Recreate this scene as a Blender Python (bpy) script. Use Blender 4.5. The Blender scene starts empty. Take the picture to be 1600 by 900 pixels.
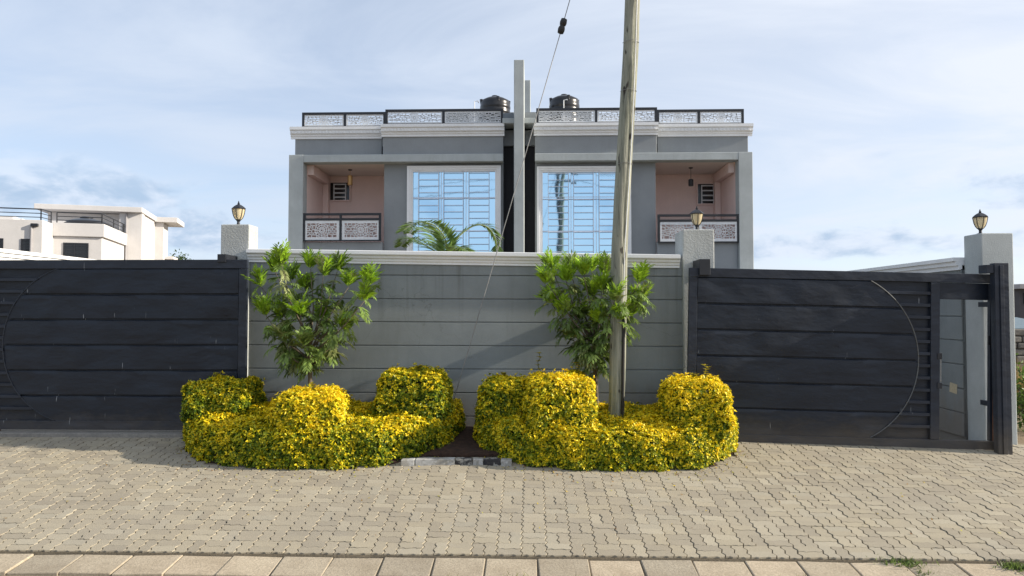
import bpy, math, random
import numpy as np
from mathutils import Vector, Matrix
R = math.radians
random.seed(11)
rng = np.random.default_rng(7)
S = bpy.context.scene
COL = S.collection

# ---------------------------------------------------------------- camera
F_PX, PITCH, YAW, EYE = 1111.0, R(1.855), R(1.65), 1.5
cam_d = bpy.data.cameras.new('camera')
cam_d.sensor_width = 36.0
cam_d.lens = 36.0 * F_PX / 1600.0
cam_d.clip_start, cam_d.clip_end = 0.05, 3000
cam = bpy.data.objects.new('camera', cam_d)
COL.objects.link(cam)
cam.location = (0, 0, EYE)
cam.rotation_euler = (math.pi / 2 + PITCH, 0, YAW)
S.camera = cam

# ---------------------------------------------------------------- light and sky
SUN_EL, SUN_AZ = R(23), R(3.4)          # azimuth: from +X turned towards the viewer
to_sun = Vector((math.cos(SUN_EL) * math.cos(SUN_AZ), -math.cos(SUN_EL) * math.sin(SUN_AZ), math.sin(SUN_EL)))
sun_d = bpy.data.lights.new('sun', 'SUN')
sun_d.energy, sun_d.angle, sun_d.color = 4.9, R(0.55), (1.0, 0.90, 0.75)
sun = bpy.data.objects.new('sun', sun_d)
COL.objects.link(sun)
sun.rotation_euler = (-to_sun).to_track_quat('-Z', 'Y').to_euler()
sun.location = to_sun * 60

W = bpy.data.worlds.new('World')
S.world = W
W.use_nodes = True
wn, wl = W.node_tree.nodes, W.node_tree.links
for n in list(wn): wn.remove(n)
def wnode(t, **k):
    n = wn.new(t)
    for a, b in k.items(): setattr(n, a, b)
    return n
def wmath(op, a, b=None, c=None, clamp=False):
    n = wnode('ShaderNodeMath', operation=op); n.use_clamp = clamp
    for i, v in enumerate((a, b, c)):
        if v is None: continue
        if hasattr(v, 'is_output'): wl.new(v, n.inputs[i])
        else: n.inputs[i].default_value = v
    return n.outputs[0]
def wramp(v, lo, hi):
    n = wnode('ShaderNodeMapRange'); n.interpolation_type = 'SMOOTHSTEP'
    wl.new(v, n.inputs[0]); n.inputs[1].default_value = lo; n.inputs[2].default_value = hi
    return n.outputs[0]
w_out = wnode('ShaderNodeOutputWorld'); w_bg = wnode('ShaderNodeBackground')
sky = wnode('ShaderNodeTexSky', sky_type='NISHITA'); sky.sun_disc = False
sky.sun_elevation, sky.sun_rotation = SUN_EL, math.pi / 2 + SUN_AZ
sky.altitude, sky.air_density, sky.dust_density, sky.ozone_density = 1600, 1.0, 1.2, 1.6
tc = wnode('ShaderNodeTexCoord'); sep = wnode('ShaderNodeSeparateXYZ')
wl.new(tc.outputs['Generated'], sep.inputs[0])
dx, dy, dz = sep.outputs
el = wmath('ARCSINE', dz)                       # elevation, radians
az = wmath('ARCTAN2', dx, dy)                   # 0 = +Y, + towards +X
def cloud_noise(sx, sy, ox, oy, detail, rough, dist):
    cb = wnode('ShaderNodeCombineXYZ')
    wl.new(wmath('MULTIPLY_ADD', az, sx, ox), cb.inputs[0]); wl.new(wmath('MULTIPLY_ADD', el, sy, oy), cb.inputs[1])
    n = wnode('ShaderNodeTexNoise'); n.inputs['Scale'].default_value = 1.0
    n.inputs['Detail'].default_value = detail; n.inputs['Roughness'].default_value = rough
    n.inputs['Distortion'].default_value = dist
    wl.new(cb.outputs[0], n.inputs['Vector'])
    return n.outputs[0]
# thin high veil over the whole sky
inv = wmath('DIVIDE', 1.0, wmath('ADD', wmath('MAXIMUM', dz, 0.0), 0.22))
cb = wnode('ShaderNodeCombineXYZ')
wl.new(wmath('MULTIPLY', wmath('MULTIPLY', dx, inv), 0.75), cb.inputs[0]); wl.new(wmath('MULTIPLY', wmath('MULTIPLY', dy, inv), 1.5), cb.inputs[1])
vn = wnode('ShaderNodeTexNoise'); vn.inputs['Scale'].default_value = 1.3; vn.inputs['Detail'].default_value = 9
vn.inputs['Roughness'].default_value = 0.58; vn.inputs['Distortion'].default_value = 0.7
wl.new(cb.outputs[0], vn.inputs['Vector'])
veil = wmath('MULTIPLY_ADD', wramp(vn.outputs[0], 0.30, 0.74), 0.40, 0.54)
# small cumulus low over the horizon
n1 = cloud_noise(9.0, 21.0, 3.1, 0.4, 8, 0.6, 0.3)
n2 = cloud_noise(3.2, 7.0, 8.3, 2.2, 3, 0.5, 0.0)
band = wmath('MULTIPLY', wramp(el, 0.035, 0.075), wmath('SUBTRACT', 1.0, wramp(el, 0.13, 0.23)))
def bank(a0, e0, sa, se):
    u = wmath('MULTIPLY', wmath('ADD', az, -a0), 1 / sa); v = wmath('MULTIPLY', wmath('ADD', el, -e0), 1 / se)
    return wmath('EXPONENT', wmath('MULTIPLY', wmath('ADD', wmath('MULTIPLY', u, u), wmath('MULTIPLY', v, v)), -1.0))
banks = bank(-.62, .150, .17, .040)
for q in ((-.44, .098, .06, .018), (.41, .078, .16, .020), (1.5, .12, .3, .03), (2.6, .10, .4, .03), (-1.6, .12, .4, .03), (-2.6, .14, .3, .04)):
    banks = wmath('ADD', banks, bank(*q))
cum = wmath('MULTIPLY', wramp(wmath('MULTIPLY_ADD', banks, 0.25, wmath('ADD', wmath('MULTIPLY', n1, 0.62), wmath('MULTIPLY', n2, 0.38))), 0.53, 0.66), band)
shade = wramp(cloud_noise(14.0, 30.0, 3.6, 1.1, 6, 0.6, 0.2), 0.35, 0.65)
SKY_GAIN = 0.12
def wmix(f, a, b):
    n = wnode('ShaderNodeMix', data_type='RGBA')
    if hasattr(f, 'is_output'): wl.new(f, n.inputs[0])
    else: n.inputs[0].default_value = f
    for s, v in ((n.inputs[6], a), (n.inputs[7], b)):
        if hasattr(v, 'is_output'): wl.new(v, s)
        else: s.default_value = (*v, 1)
    return n.outputs[2]
sdot = wnode('ShaderNodeVectorMath', operation='DOT_PRODUCT'); wl.new(tc.outputs['Generated'], sdot.inputs[0]); sdot.inputs[1].default_value = tuple(to_sun)
haze = wramp(sdot.outputs['Value'], -0.25, 0.95)          # milky towards the sun
VEIL_C = wmix(haze, (3.9, 4.4, 5.2), (5.0, 5.25, 5.75))
veil = wmath('MULTIPLY_ADD', haze, 0.25, veil, True)
CUM_HI, CUM_LO = (4.3, 4.75, 5.5), (2.4, 3.2, 4.3)
c = wmix(veil, sky.outputs[0], VEIL_C)
c = wmix(wmath('MULTIPLY', cum, 0.85), c, wmix(shade, CUM_LO, CUM_HI))
wl.new(c, w_bg.inputs[0]); w_bg.inputs[1].default_value = SKY_GAIN
wl.new(w_bg.outputs[0], w_out.inputs[0])
S.view_settings.view_transform = 'Standard'; S.view_settings.look = 'None'
S.view_settings.gamma = 1.0; S.view_settings.use_curve_mapping = False
S.view_settings.exposure = 0.62

# ---------------------------------------------------------------- measuring the photograph
def ray(x, y):
    u, v = (x - 800) / F_PX, (450 - y) / F_PX
    yy = math.cos(PITCH) - v * math.sin(PITCH); zz = math.sin(PITCH) + v * math.cos(PITCH)
    return Vector((u * math.cos(YAW) - yy * math.sin(YAW), u * math.sin(YAW) + yy * math.cos(YAW), zz))
def P(x, y, Y):                     # the point at distance Y
    r = ray(x, y); t = Y / r.y
    return Vector((r.x * t, Y, EYE + r.z * t))
def PX(x, Y, y=420): return P(x, y, Y).x
def PZ(y, Y, x=820): return P(x, y, Y).z
def gz(X, Y):                       # the sloping apron in front of the gates
    Yc = min(max(Y, 5.6), 8.8)
    t = (Yc - 5.6) / 3.1
    return -0.129 * (8.7 - Yc) - max(0.0, X - 0.5) * 0.027 * t
def GP(x, y):                       # where a pixel meets the apron
    r = ray(x, y); Y = 7.0
    for _ in range(40):
        X = r.x / r.y * Y
        Yn = (gz(X, Y) - EYE) / (r.z / r.y)
        Y = 0.5 * Y + 0.5 * min(max(Yn, 4), 9.5)
    return Vector((r.x / r.y * Y, Y, gz(r.x / r.y * Y, Y)))

# ---------------------------------------------------------------- materials
def newmat(name):
    m = bpy.data.materials.new(name); m.use_nodes = True
    nt = m.node_tree; b = nt.nodes['Principled BSDF']
    return m, nt, b
def noise(nt, vec, scale, detail=5, rough=0.55, dist=0.0):
    n = nt.nodes.new('ShaderNodeTexNoise')
    n.inputs['Scale'].default_value = scale; n.inputs['Detail'].default_value = detail
    n.inputs['Roughness'].default_value = rough; n.inputs['Distortion'].default_value = dist
    nt.links.new(vec, n.inputs['Vector']); return n.outputs[0]
def ramp(nt, v, stops):
    n = nt.nodes.new('ShaderNodeValToRGB'); e = n.color_ramp.elements
    while len(e) < len(stops): e.new(0.5)
    for i, (p, c) in enumerate(stops):
        e[i].position = p; e[i].color = (*c, 1)
    nt.links.new(v, n.inputs[0]); return n.outputs[0]
def mapr(nt, v, a, b, c=0.0, d=1.0):
    n = nt.nodes.new('ShaderNodeMapRange'); n.inputs[1].default_value = a; n.inputs[2].default_value = b
    n.inputs[3].default_value = c; n.inputs[4].default_value = d
    nt.links.new(v, n.inputs[0]); return n.outputs[0]
def mixc(nt, f, a, b, mode='MIX'):
    n = nt.nodes.new('ShaderNodeMix'); n.data_type = 'RGBA'; n.blend_type = mode
    for s, v in ((n.inputs[0], f), (n.inputs[6], a), (n.inputs[7], b)):
        if hasattr(v, 'is_output'): nt.links.new(v, s)
        elif isinstance(v, (int, float)): s.default_value = v
        else: s.default_value = (*v, 1)
    return n.outputs[2]
def stretch(nt, s, coord='Object'):
    t = nt.nodes.new('ShaderNodeTexCoord')
    if coord == 'World':
        g = nt.nodes.new('ShaderNodeNewGeometry'); o = g.outputs['Position']
    else: o = t.outputs[coord]
    m = nt.nodes.new('ShaderNodeMapping'); m.inputs['Scale'].default_value = s
    nt.links.new(o, m.inputs[0]); return m.outputs[0]
def bump(nt, b, h, strength, dist):
    n = nt.nodes.new('ShaderNodeBump'); n.inputs['Strength'].default_value = strength; n.inputs['Distance'].default_value = dist
    nt.links.new(h, n.inputs['Height']); nt.links.new(n.outputs[0], b.inputs['Normal'])
def plaster(name, c, var=0.16, stain=0.25, rough=0.8, grit=70, gs=0.35, gd=0.006, spec=0.3):
    m, nt, b = newmat(name)
    v = stretch(nt, (1, 1, 1), 'World')
    d = tuple(x * (1 - var) for x in c); l = tuple(min(1, x * (1 + var * 0.6)) for x in c)
    base = ramp(nt, noise(nt, v, 2.3, 7, 0.62), [(0.32, d), (0.68, l)])
    fine = noise(nt, v, grit, 4, 0.65)
    base = mixc(nt, mapr(nt, fine, 0.35, 0.75, 0.0, 0.35), base, tuple(x * 0.72 for x in c))
    st = noise(nt, stretch(nt, (4.5, 4.5, 0.55), 'World'), 1.6, 6, 0.65)
    base = mixc(nt, mapr(nt, st, 0.52, 0.74, 0.0, stain), base, tuple(x * k for x, k in zip(c, (0.62, 0.6, 0.55))))
    nt.links.new(base, b.inputs['Base Color']); b.inputs['Roughness'].default_value = rough
    b.inputs['Specular IOR Level'].default_value = spec
    bump(nt, b, fine, gs, gd); return m
def plain(name, c, rough=0.5, metal=0.0, var=0.12, scale=6, bs=0.0, bscale=40, spec=0.5):
    m, nt, b = newmat(name)
    v = stretch(nt, (1, 1, 1))
    base = ramp(nt, noise(nt, v, scale, 6, 0.6), [(0.3, tuple(x * (1 - var) for x in c)), (0.7, tuple(min(1, x * (1 + var)) for x in c))])
    nt.links.new(base, b.inputs['Base Color']); b.inputs['Roughness'].default_value = rough
    b.inputs['Metallic'].default_value = metal; b.inputs['Specular IOR Level'].default_value = spec
    if bs: bump(nt, b, noise(nt, v, bscale, 5, 0.6), bs, 0.01)
    return m
M = {}
M['wall_grey'] = plaster('wall_grey_plaster', (0.245, 0.272, 0.28), 0.13, 0.30, 0.75, 95, 0.5, 0.006)
def foot_dirt():
    m = M['wall_grey']; nt = m.node_tree; b = nt.nodes['Principled BSDF']; src = b.inputs['Base Color'].links[0].from_socket
    g = nt.nodes.new('ShaderNodeNewGeometry'); sp = nt.nodes.new('ShaderNodeSeparateXYZ'); nt.links.new(g.outputs['Position'], sp.inputs[0])
    n = noise(nt, stretch(nt, (3.5, 3.5, 1.2), 'World'), 1.4, 7, .65)
    ad = nt.nodes.new('ShaderNodeMath'); ad.operation = 'MULTIPLY_ADD'; ad.inputs[1].default_value = 1.1; nt.links.new(n, ad.inputs[0]); nt.links.new(sp.outputs[2], ad.inputs[2])
    c_ = mixc(nt, mapr(nt, ad.outputs[0], 1.15, .55, 0, .55), src, (.20, .155, .115))
    st = noise(nt, stretch(nt, (11, 11, .35), 'World'), 1.0, 5, .6)
    ml = nt.nodes.new('ShaderNodeMath'); ml.operation = 'MULTIPLY'
    nt.links.new(mapr(nt, st, .55, .72), ml.inputs[0]); nt.links.new(mapr(nt, sp.outputs[2], 1.1, 2.15, 0, .8), ml.inputs[1])
    c_ = mixc(nt, ml.outputs[0], c_, (.12, .125, .12))
    vo = nt.nodes.new('ShaderNodeTexVoronoi'); vo.feature = 'DISTANCE_TO_EDGE'; vo.inputs['Scale'].default_value = .75
    wv = nt.nodes.new('ShaderNodeVectorMath'); wv.operation = 'MULTIPLY_ADD'
    nz = nt.nodes.new('ShaderNodeTexNoise'); nz.inputs['Scale'].default_value = 4; nz.inputs['Detail'].default_value = 6; nt.links.new(g.outputs['Position'], nz.inputs['Vector'])
    nt.links.new(nz.outputs['Color'], wv.inputs[0]); wv.inputs[1].default_value = (.35, .35, .35); nt.links.new(g.outputs['Position'], wv.inputs[2]); nt.links.new(wv.outputs[0], vo.inputs['Vector'])
    mm = nt.nodes.new('ShaderNodeMath'); mm.operation = 'MULTIPLY'
    nt.links.new(mapr(nt, vo.outputs['Distance'], .003, .0012, 0, .28), mm.inputs[0]); nt.links.new(mapr(nt, noise(nt, stretch(nt, (1, 1, 1), 'World'), .9, 2, .5), .50, .58), mm.inputs[1])
    c_ = mixc(nt, mm.outputs[0], c_, (.07, .07, .07))
    nt.links.new(c_, b.inputs['Base Color'])
foot_dirt()
M['light_grey'] = plaster('light_grey_plaster', (0.44, 0.475, 0.48), 0.12, 0.25, 0.8, 60, 0.5, 0.008)
M['pillar_grey'] = plaster('rough_cast_pillar', (0.47, 0.49, 0.48), 0.15, 0.3, 0.85, 42, 0.8, 0.014)
M['house_grey'] = plaster('house_grey_paint', (0.28, 0.30, 0.315), 0.08, 0.15, 0.75, 60, 0.25, 0.004)
M['trim_white'] = plaster('white_trim', (0.86, 0.87, 0.88), 0.05, 0.12, 0.6, 50, 0.2, 0.003)
M['pink'] = plaster('pink_paint', (0.84, 0.66, 0.61), 0.05, 0.10, 0.8, 60, 0.2, 0.003)
M['ceiling'] = plaster('balcony_ceiling_paint', (0.74, 0.65, 0.59), 0.05, 0.08, 0.85, 60, 0.15, 0.003)
M['charcoal'] = plaster('charcoal_paint', (0.018, 0.018, 0.022), 0.2, 0.1, 0.6, 60, 0.2, 0.003)
M['far_white'] = plaster('far_house_paint', (0.60, 0.585, 0.58), 0.05, 0.12, 0.85, 30, 0.15, 0.004)
M['far_grey'] = plaster('far_house_grey', (0.36, 0.35, 0.36), 0.06, 0.12, 0.85, 30, 0.15, 0.004)
M['black_metal'] = plain('black_steel', (0.014, 0.016, 0.022), 0.45, 0.0, 0.25, 5)
M['white_metal'] = plain('white_painted_steel', (0.62, 0.64, 0.66), 0.5, 0.0, 0.08, 8)
M['lattice'] = plain('white_lattice_paint', (0.70, 0.72, 0.74), 0.55, 0.0, 0.08, 8)
M['grille'] = plain('pale_grille_paint', (0.70, 0.72, 0.80), 0.5, 0.0, 0.06, 8)
M['tank'] = plain('black_tank_plastic', (0.013, 0.013, 0.015), 0.28, 0.0, 0.3, 3)
M['dark_glass'] = plain('dark_window_glass', (0.012, 0.013, 0.016), 0.12, 0.0, 0.2, 2)
M['brass'] = plain('brass', (0.55, 0.36, 0.16), 0.4, 0.6, 0.1, 8)
M['rubber'] = plain('black_cable', (0.012, 0.012, 0.012), 0.6, 0.0, 0.2, 9)
M['wire'] = plain('steel_wire', (0.26, 0.26, 0.26), 0.5, 0.5, 0.2, 9)
M['rust'] = plain('rusty_steel', (0.16, 0.075, 0.045), 0.8, 0.0, 0.4, 18, 0.3, 60)
M['bark'] = plain('grey_bark', (0.13, 0.105, 0.075), 0.9, 0.0, 0.35, 14, 0.6, 40)
M['twig'] = plain('hedge_twigs', (0.055, 0.06, 0.018), 0.95, 0.0, 0.4, 30, 0.5, 60)
M['soil'] = plain('dark_soil', (0.040, 0.020, 0.012), 0.95, 0.0, 0.45, 16, 0.9, 40)
M['paper'] = plain('pale_patch', (0.55, 0.47, 0.32), 0.8, 0.0, 0.15, 30)

def m_gate(name, c):
    m, nt, b = newmat(name)
    v = stretch(nt, (1, 1, 1)); v2 = stretch(nt, (0.6, 1, 3.0))
    cl = noise(nt, v2, 2.2, 6, 0.6, 0.4)
    base = ramp(nt, cl, [(0.36, tuple(x * 0.78 for x in c)), (0.72, tuple(x * 1.22 for x in c))])
    dust = noise(nt, stretch(nt, (1.1, 1, 2.2)), 2.7, 8, 0.7, 0.8)
    base = mixc(nt, mapr(nt, dust, 0.55, 0.80, 0.0, 0.22), base, (0.034, 0.042, 0.056))
    sc = noise(nt, stretch(nt, (46, 1, 3.2)), 1.0, 2, 0.4)
    sc2 = noise(nt, v, 3.3, 2, 0.5)
    sfac = nt.nodes.new('ShaderNodeMath'); sfac.operation = 'MULTIPLY'
    nt.links.new(mapr(nt, sc, 0.72, 0.745), sfac.inputs[0]); nt.links.new(mapr(nt, sc2, 0.48, 0.56), sfac.inputs[1])
    base = mixc(nt, sfac.outputs[0], base, (0.30, 0.32, 0.34))
    nt.links.new(base, b.inputs['Base Color'])
    nt.links.new(mapr(nt, dust, 0.3, 0.8, 0.27, 0.60), b.inputs['Roughness'])
    b.inputs['Specular IOR Level'].default_value = 0.33
    sp = nt.nodes.new('ShaderNodeSeparateXYZ'); g = nt.nodes.new('ShaderNodeNewGeometry'); nt.links.new(g.outputs['Position'], sp.inputs[0])
    ad = nt.nodes.new('ShaderNodeMath'); ad.operation = 'MULTIPLY_ADD'; ad.inputs[1].default_value = .5; nt.links.new(dust, ad.inputs[0]); nt.links.new(sp.outputs[2], ad.inputs[2])
    nt.links.new(mixc(nt, mapr(nt, ad.outputs[0], .52, .10, 0, .55), base, (.13, .11, .085)), b.inputs['Base Color'])
    bump(nt, b, noise(nt, stretch(nt, (1, 1, 2.0)), 3.0, 3, 0.5), 0.35, 0.04)
    return m
M['gate'] = m_gate('gate_paint', (0.013, 0.018, 0.029))
M['gate_frame'] = m_gate('gate_frame_paint', (0.022, 0.028, 0.042))

def m_glass():
    m, nt, b = newmat('blue_mirror_glass')
    b.inputs['Base Color'].default_value = (0.54, 0.775, 0.93, 1); b.inputs['Metallic'].default_value = 1.0
    b.inputs['Roughness'].default_value = 0.03
    bump(nt, b, noise(nt, stretch(nt, (1, 1, 1.0), 'World'), 1.6, 2, 0.4), 0.06, 0.03)
    return m
M['mirror'] = m_glass()

def m_pole():
    m, nt, b = newmat('weathered_pole_wood')
    v = stretch(nt, (9, 9, 0.55)); v2 = stretch(nt, (1, 1, 1))
    g = noise(nt, v, 3.2, 8, 0.68, 0.3)
    base = ramp(nt, g, [(0.30, (0.075, 0.08, 0.062)), (0.44, (0.20, 0.21, 0.165)), (0.56, (0.29, 0.295, 0.235)), (0.72, (0.40, 0.39, 0.32))])
    k = noise(nt, stretch(nt, (7, 7, 2.6)), 2.0, 2, 0.4)
    base = mixc(nt, mapr(nt, k, 0.66, 0.71), base, (0.035, 0.03, 0.025))
    base = mixc(nt, mapr(nt, noise(nt, v2, 1.7, 5, 0.6), 0.45, 0.7, 0, 0.35), base, (0.25, 0.24, 0.195))
    nt.links.new(base, b.inputs['Base Color']); b.inputs['Roughness'].default_value = 0.85
    bump(nt, b, g, 0.9, 0.02); return m
M['pole'] = m_pole()

def m_leaf(name, trans=0.35, rough=0.45):
    m, nt, b = newmat(name)
    a = nt.nodes.new('ShaderNodeAttribute'); a.attribute_name = 'leaf_colour'
    g = nt.nodes.new('ShaderNodeNewGeometry')
    hsv = nt.nodes.new('ShaderNodeHueSaturation')
    nt.links.new(mapr(nt, g.outputs['Random Per Island'], 0, 1, 0.72, 1.25), hsv.inputs['Value'])
    nt.links.new(a.outputs['Color'], hsv.inputs['Color'])
    nt.links.new(hsv.outputs[0], b.inputs['Base Color']); b.inputs['Roughness'].default_value = rough
    b.inputs['Specular IOR Level'].default_value = 0.35
    t = nt.nodes.new('ShaderNodeBsdfTranslucent'); nt.links.new(hsv.outputs[0], t.inputs[0])
    mx = nt.nodes.new('ShaderNodeMixShader'); mx.inputs[0].default_value = trans
    nt.links.new(b.outputs[0], mx.inputs[1]); nt.links.new(t.outputs[0], mx.inputs[2])
    nt.links.new(mx.outputs[0], nt.nodes['Material Output'].inputs[0])
    return m
M['leaf'] = m_leaf('leaf'); M['hedge_leaf'] = m_leaf('hedge_leaf', 0.22, 0.5)

def m_paver():
    m, nt, b = newmat('concrete_paver')
    oi = nt.nodes.new('ShaderNodeObjectInfo'); g = nt.nodes.new('ShaderNodeNewGeometry')
    ad = nt.nodes.new('ShaderNodeMath'); ad.operation = 'ADD'
    nt.links.new(oi.outputs['Random'], ad.inputs[0]); nt.links.new(g.outputs['Random Per Island'], ad.inputs[1])
    fr = nt.nodes.new('ShaderNodeMath'); fr.operation = 'FRACT'; nt.links.new(ad.outputs[0], fr.inputs[0])
    base = ramp(nt, fr.outputs[0], [(0.0, (0.295, 0.258, 0.198)), (0.35, (0.345, 0.302, 0.226)), (0.7, (0.38, 0.332, 0.242)), (0.9, (0.415, 0.372, 0.285)), (0.95, (0.36, 0.325, 0.25)), (1.0, (0.375, 0.335, 0.26))])
    v = stretch(nt, (1, 1, 1), 'World')
    base = mixc(nt, mapr(nt, noise(nt, v, 1.1, 6, 0.62), 0.40, 0.70, 0.0, 0.55), base, (0.33, 0.30, 0.245))
    base = mixc(nt, mapr(nt, noise(nt, v, 2.9, 7, 0.7, 0.6), 0.56, 0.78, 0.0, 0.55), base, (0.42, 0.38, 0.30))
    base = mixc(nt, mapr(nt, noise(nt, stretch(nt, (.55, 1.6, 1), 'World'), 1.3, 8, 0.66, .5), 0.50, 0.72, 0.0, 0.50), base, (0.275, 0.245, 0.20))
    base = mixc(nt, mapr(nt, noise(nt, v, 7.5, 6, 0.7, .4), 0.60, 0.74, 0.0, 0.40), base, (0.20, 0.18, 0.15))
    f = noise(nt, v, 90, 5, 0.7)
    base = mixc(nt, mapr(nt, f, 0.35, 0.65, 0.22, 0.0), base, (0.20, 0.18, 0.14))
    nt.links.new(base, b.inputs['Base Color']); b.inputs['Roughness'].default_value = 0.92
    b.inputs['Specular IOR Level'].default_value = 0.2
    bump(nt, b, f, 0.5, 0.006); return m
M['paver'] = m_paver()
def m_ground(name, c1, c2, c3, sc=0.9, bs=0.6):
    m, nt, b = newmat(name)
    v = stretch(nt, (1, 1, 1), 'World')
    base = ramp(nt, noise(nt, v, sc, 9, 0.65), [(0.33, c1), (0.52, c2), (0.70, c3)])
    f = noise(nt, v, 55, 6, 0.7)
    base = mixc(nt, mapr(nt, f, 0.35, 0.6, 0.45, 0.0), base, tuple(x * 0.5 for x in c1))
    nt.links.new(base, b.inputs['Base Color']); b.inputs['Roughness'].default_value = 0.95
    b.inputs['Specular IOR Level'].default_value = 0.15
    bump(nt, b, f, bs, 0.015); return m
M['sand'] = m_ground('joint_sand', (0.20, 0.165, 0.12), (0.26, 0.22, 0.16), (0.32, 0.265, 0.19), 3)
M['earth'] = m_ground('dry_earth', (0.17, 0.13, 0.085), (0.25, 0.195, 0.13), (0.20, 0.19, 0.09))
M['road'] = m_ground('dusty_road', (0.20, 0.15, 0.10), (0.30, 0.235, 0.16), (0.35, 0.28, 0.20), 2.5)
M['slab'] = m_ground('kerb_concrete', (0.38, 0.325, 0.245), (0.45, 0.39, 0.30), (0.50, 0.44, 0.34), 3.5, 0.4)
M['concrete'] = m_ground('grey_concrete', (0.22, 0.21, 0.195), (0.28, 0.265, 0.24), (0.33, 0.31, 0.28), 3.5, 0.4)
def m_slab():
    m = M['slab']; nt = m.node_tree; b = nt.nodes['Principled BSDF']
    src = b.inputs['Base Color'].links[0].from_socket
    oi = nt.nodes.new('ShaderNodeObjectInfo'); v = stretch(nt, (1, 1, 1), 'World')
    c_ = mixc(nt, 1.0, src, ramp(nt, oi.outputs['Random'], [(0, (.80, .80, .80)), (.5, (.98, .96, .93)), (1, (1.08, 1.04, 1.0))]), 'MULTIPLY')
    c_ = mixc(nt, mapr(nt, noise(nt, v, 5, 7, .68, .6), .52, .72, 0, .55), c_, (.27, .225, .165))
    c_ = mixc(nt, mapr(nt, noise(nt, stretch(nt, (1, 1, 1), 'World'), 14, 6, .7), .60, .75, 0, .6), c_, (.16, .13, .095))
    nt.links.new(c_, b.inputs['Base Color'])
m_slab()
def m_kerb(name, paint):
    m, nt, b = newmat(name); v = stretch(nt, (1, 1, 1), 'World')
    w = noise(nt, v, 9, 6, 0.6)
    base = mixc(nt, mapr(nt, w, 0.47, 0.53), (0.33, 0.32, 0.29), paint)
    base = mixc(nt, mapr(nt, noise(nt, v, 40, 4, 0.6), 0.4, 0.65, 0.3, 0.0), base, (0.10, 0.09, 0.08))
    nt.links.new(base, b.inputs['Base Color']); b.inputs['Roughness'].default_value = 0.85
    bump(nt, b, w, 0.4, 0.01); return m
M['kerb_white'] = m_kerb('worn_white_kerb_paint', (0.47, 0.47, 0.455)); M['kerb_black'] = m_kerb('worn_black_kerb_paint', (0.016, 0.017, 0.022))
def m_lampglass():
    m, nt, b = newmat('cream_lamp_glass')
    b.inputs['Base Color'].default_value = (0.80, 0.68, 0.44, 1); b.inputs['Roughness'].default_value = 0.12
    b.inputs['Transmission Weight'].default_value = 0.35; b.inputs['IOR'].default_value = 1.2
    return m
M['lamp_glass'] = m_lampglass()
def m_stone():
    m, nt, b = newmat('field_stone'); v = stretch(nt, (1, 1, 1))
    oi = nt.nodes.new('ShaderNodeObjectInfo')
    base = ramp(nt, oi.outputs['Random'], [(0, (0.13, 0.12, 0.11)), (1, (0.26, 0.24, 0.21))])
    f = noise(nt, v, 20, 5, 0.6); base = mixc(nt, mapr(nt, f, 0.4, 0.7, 0.4, 0), base, (0.08, 0.08, 0.07))
    nt.links.new(base, b.inputs['Base Color']); b.inputs['Roughness'].default_value = 0.9; bump(nt, b, f, 0.6, 0.01); return m
M['stone'] = m_stone()

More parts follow.
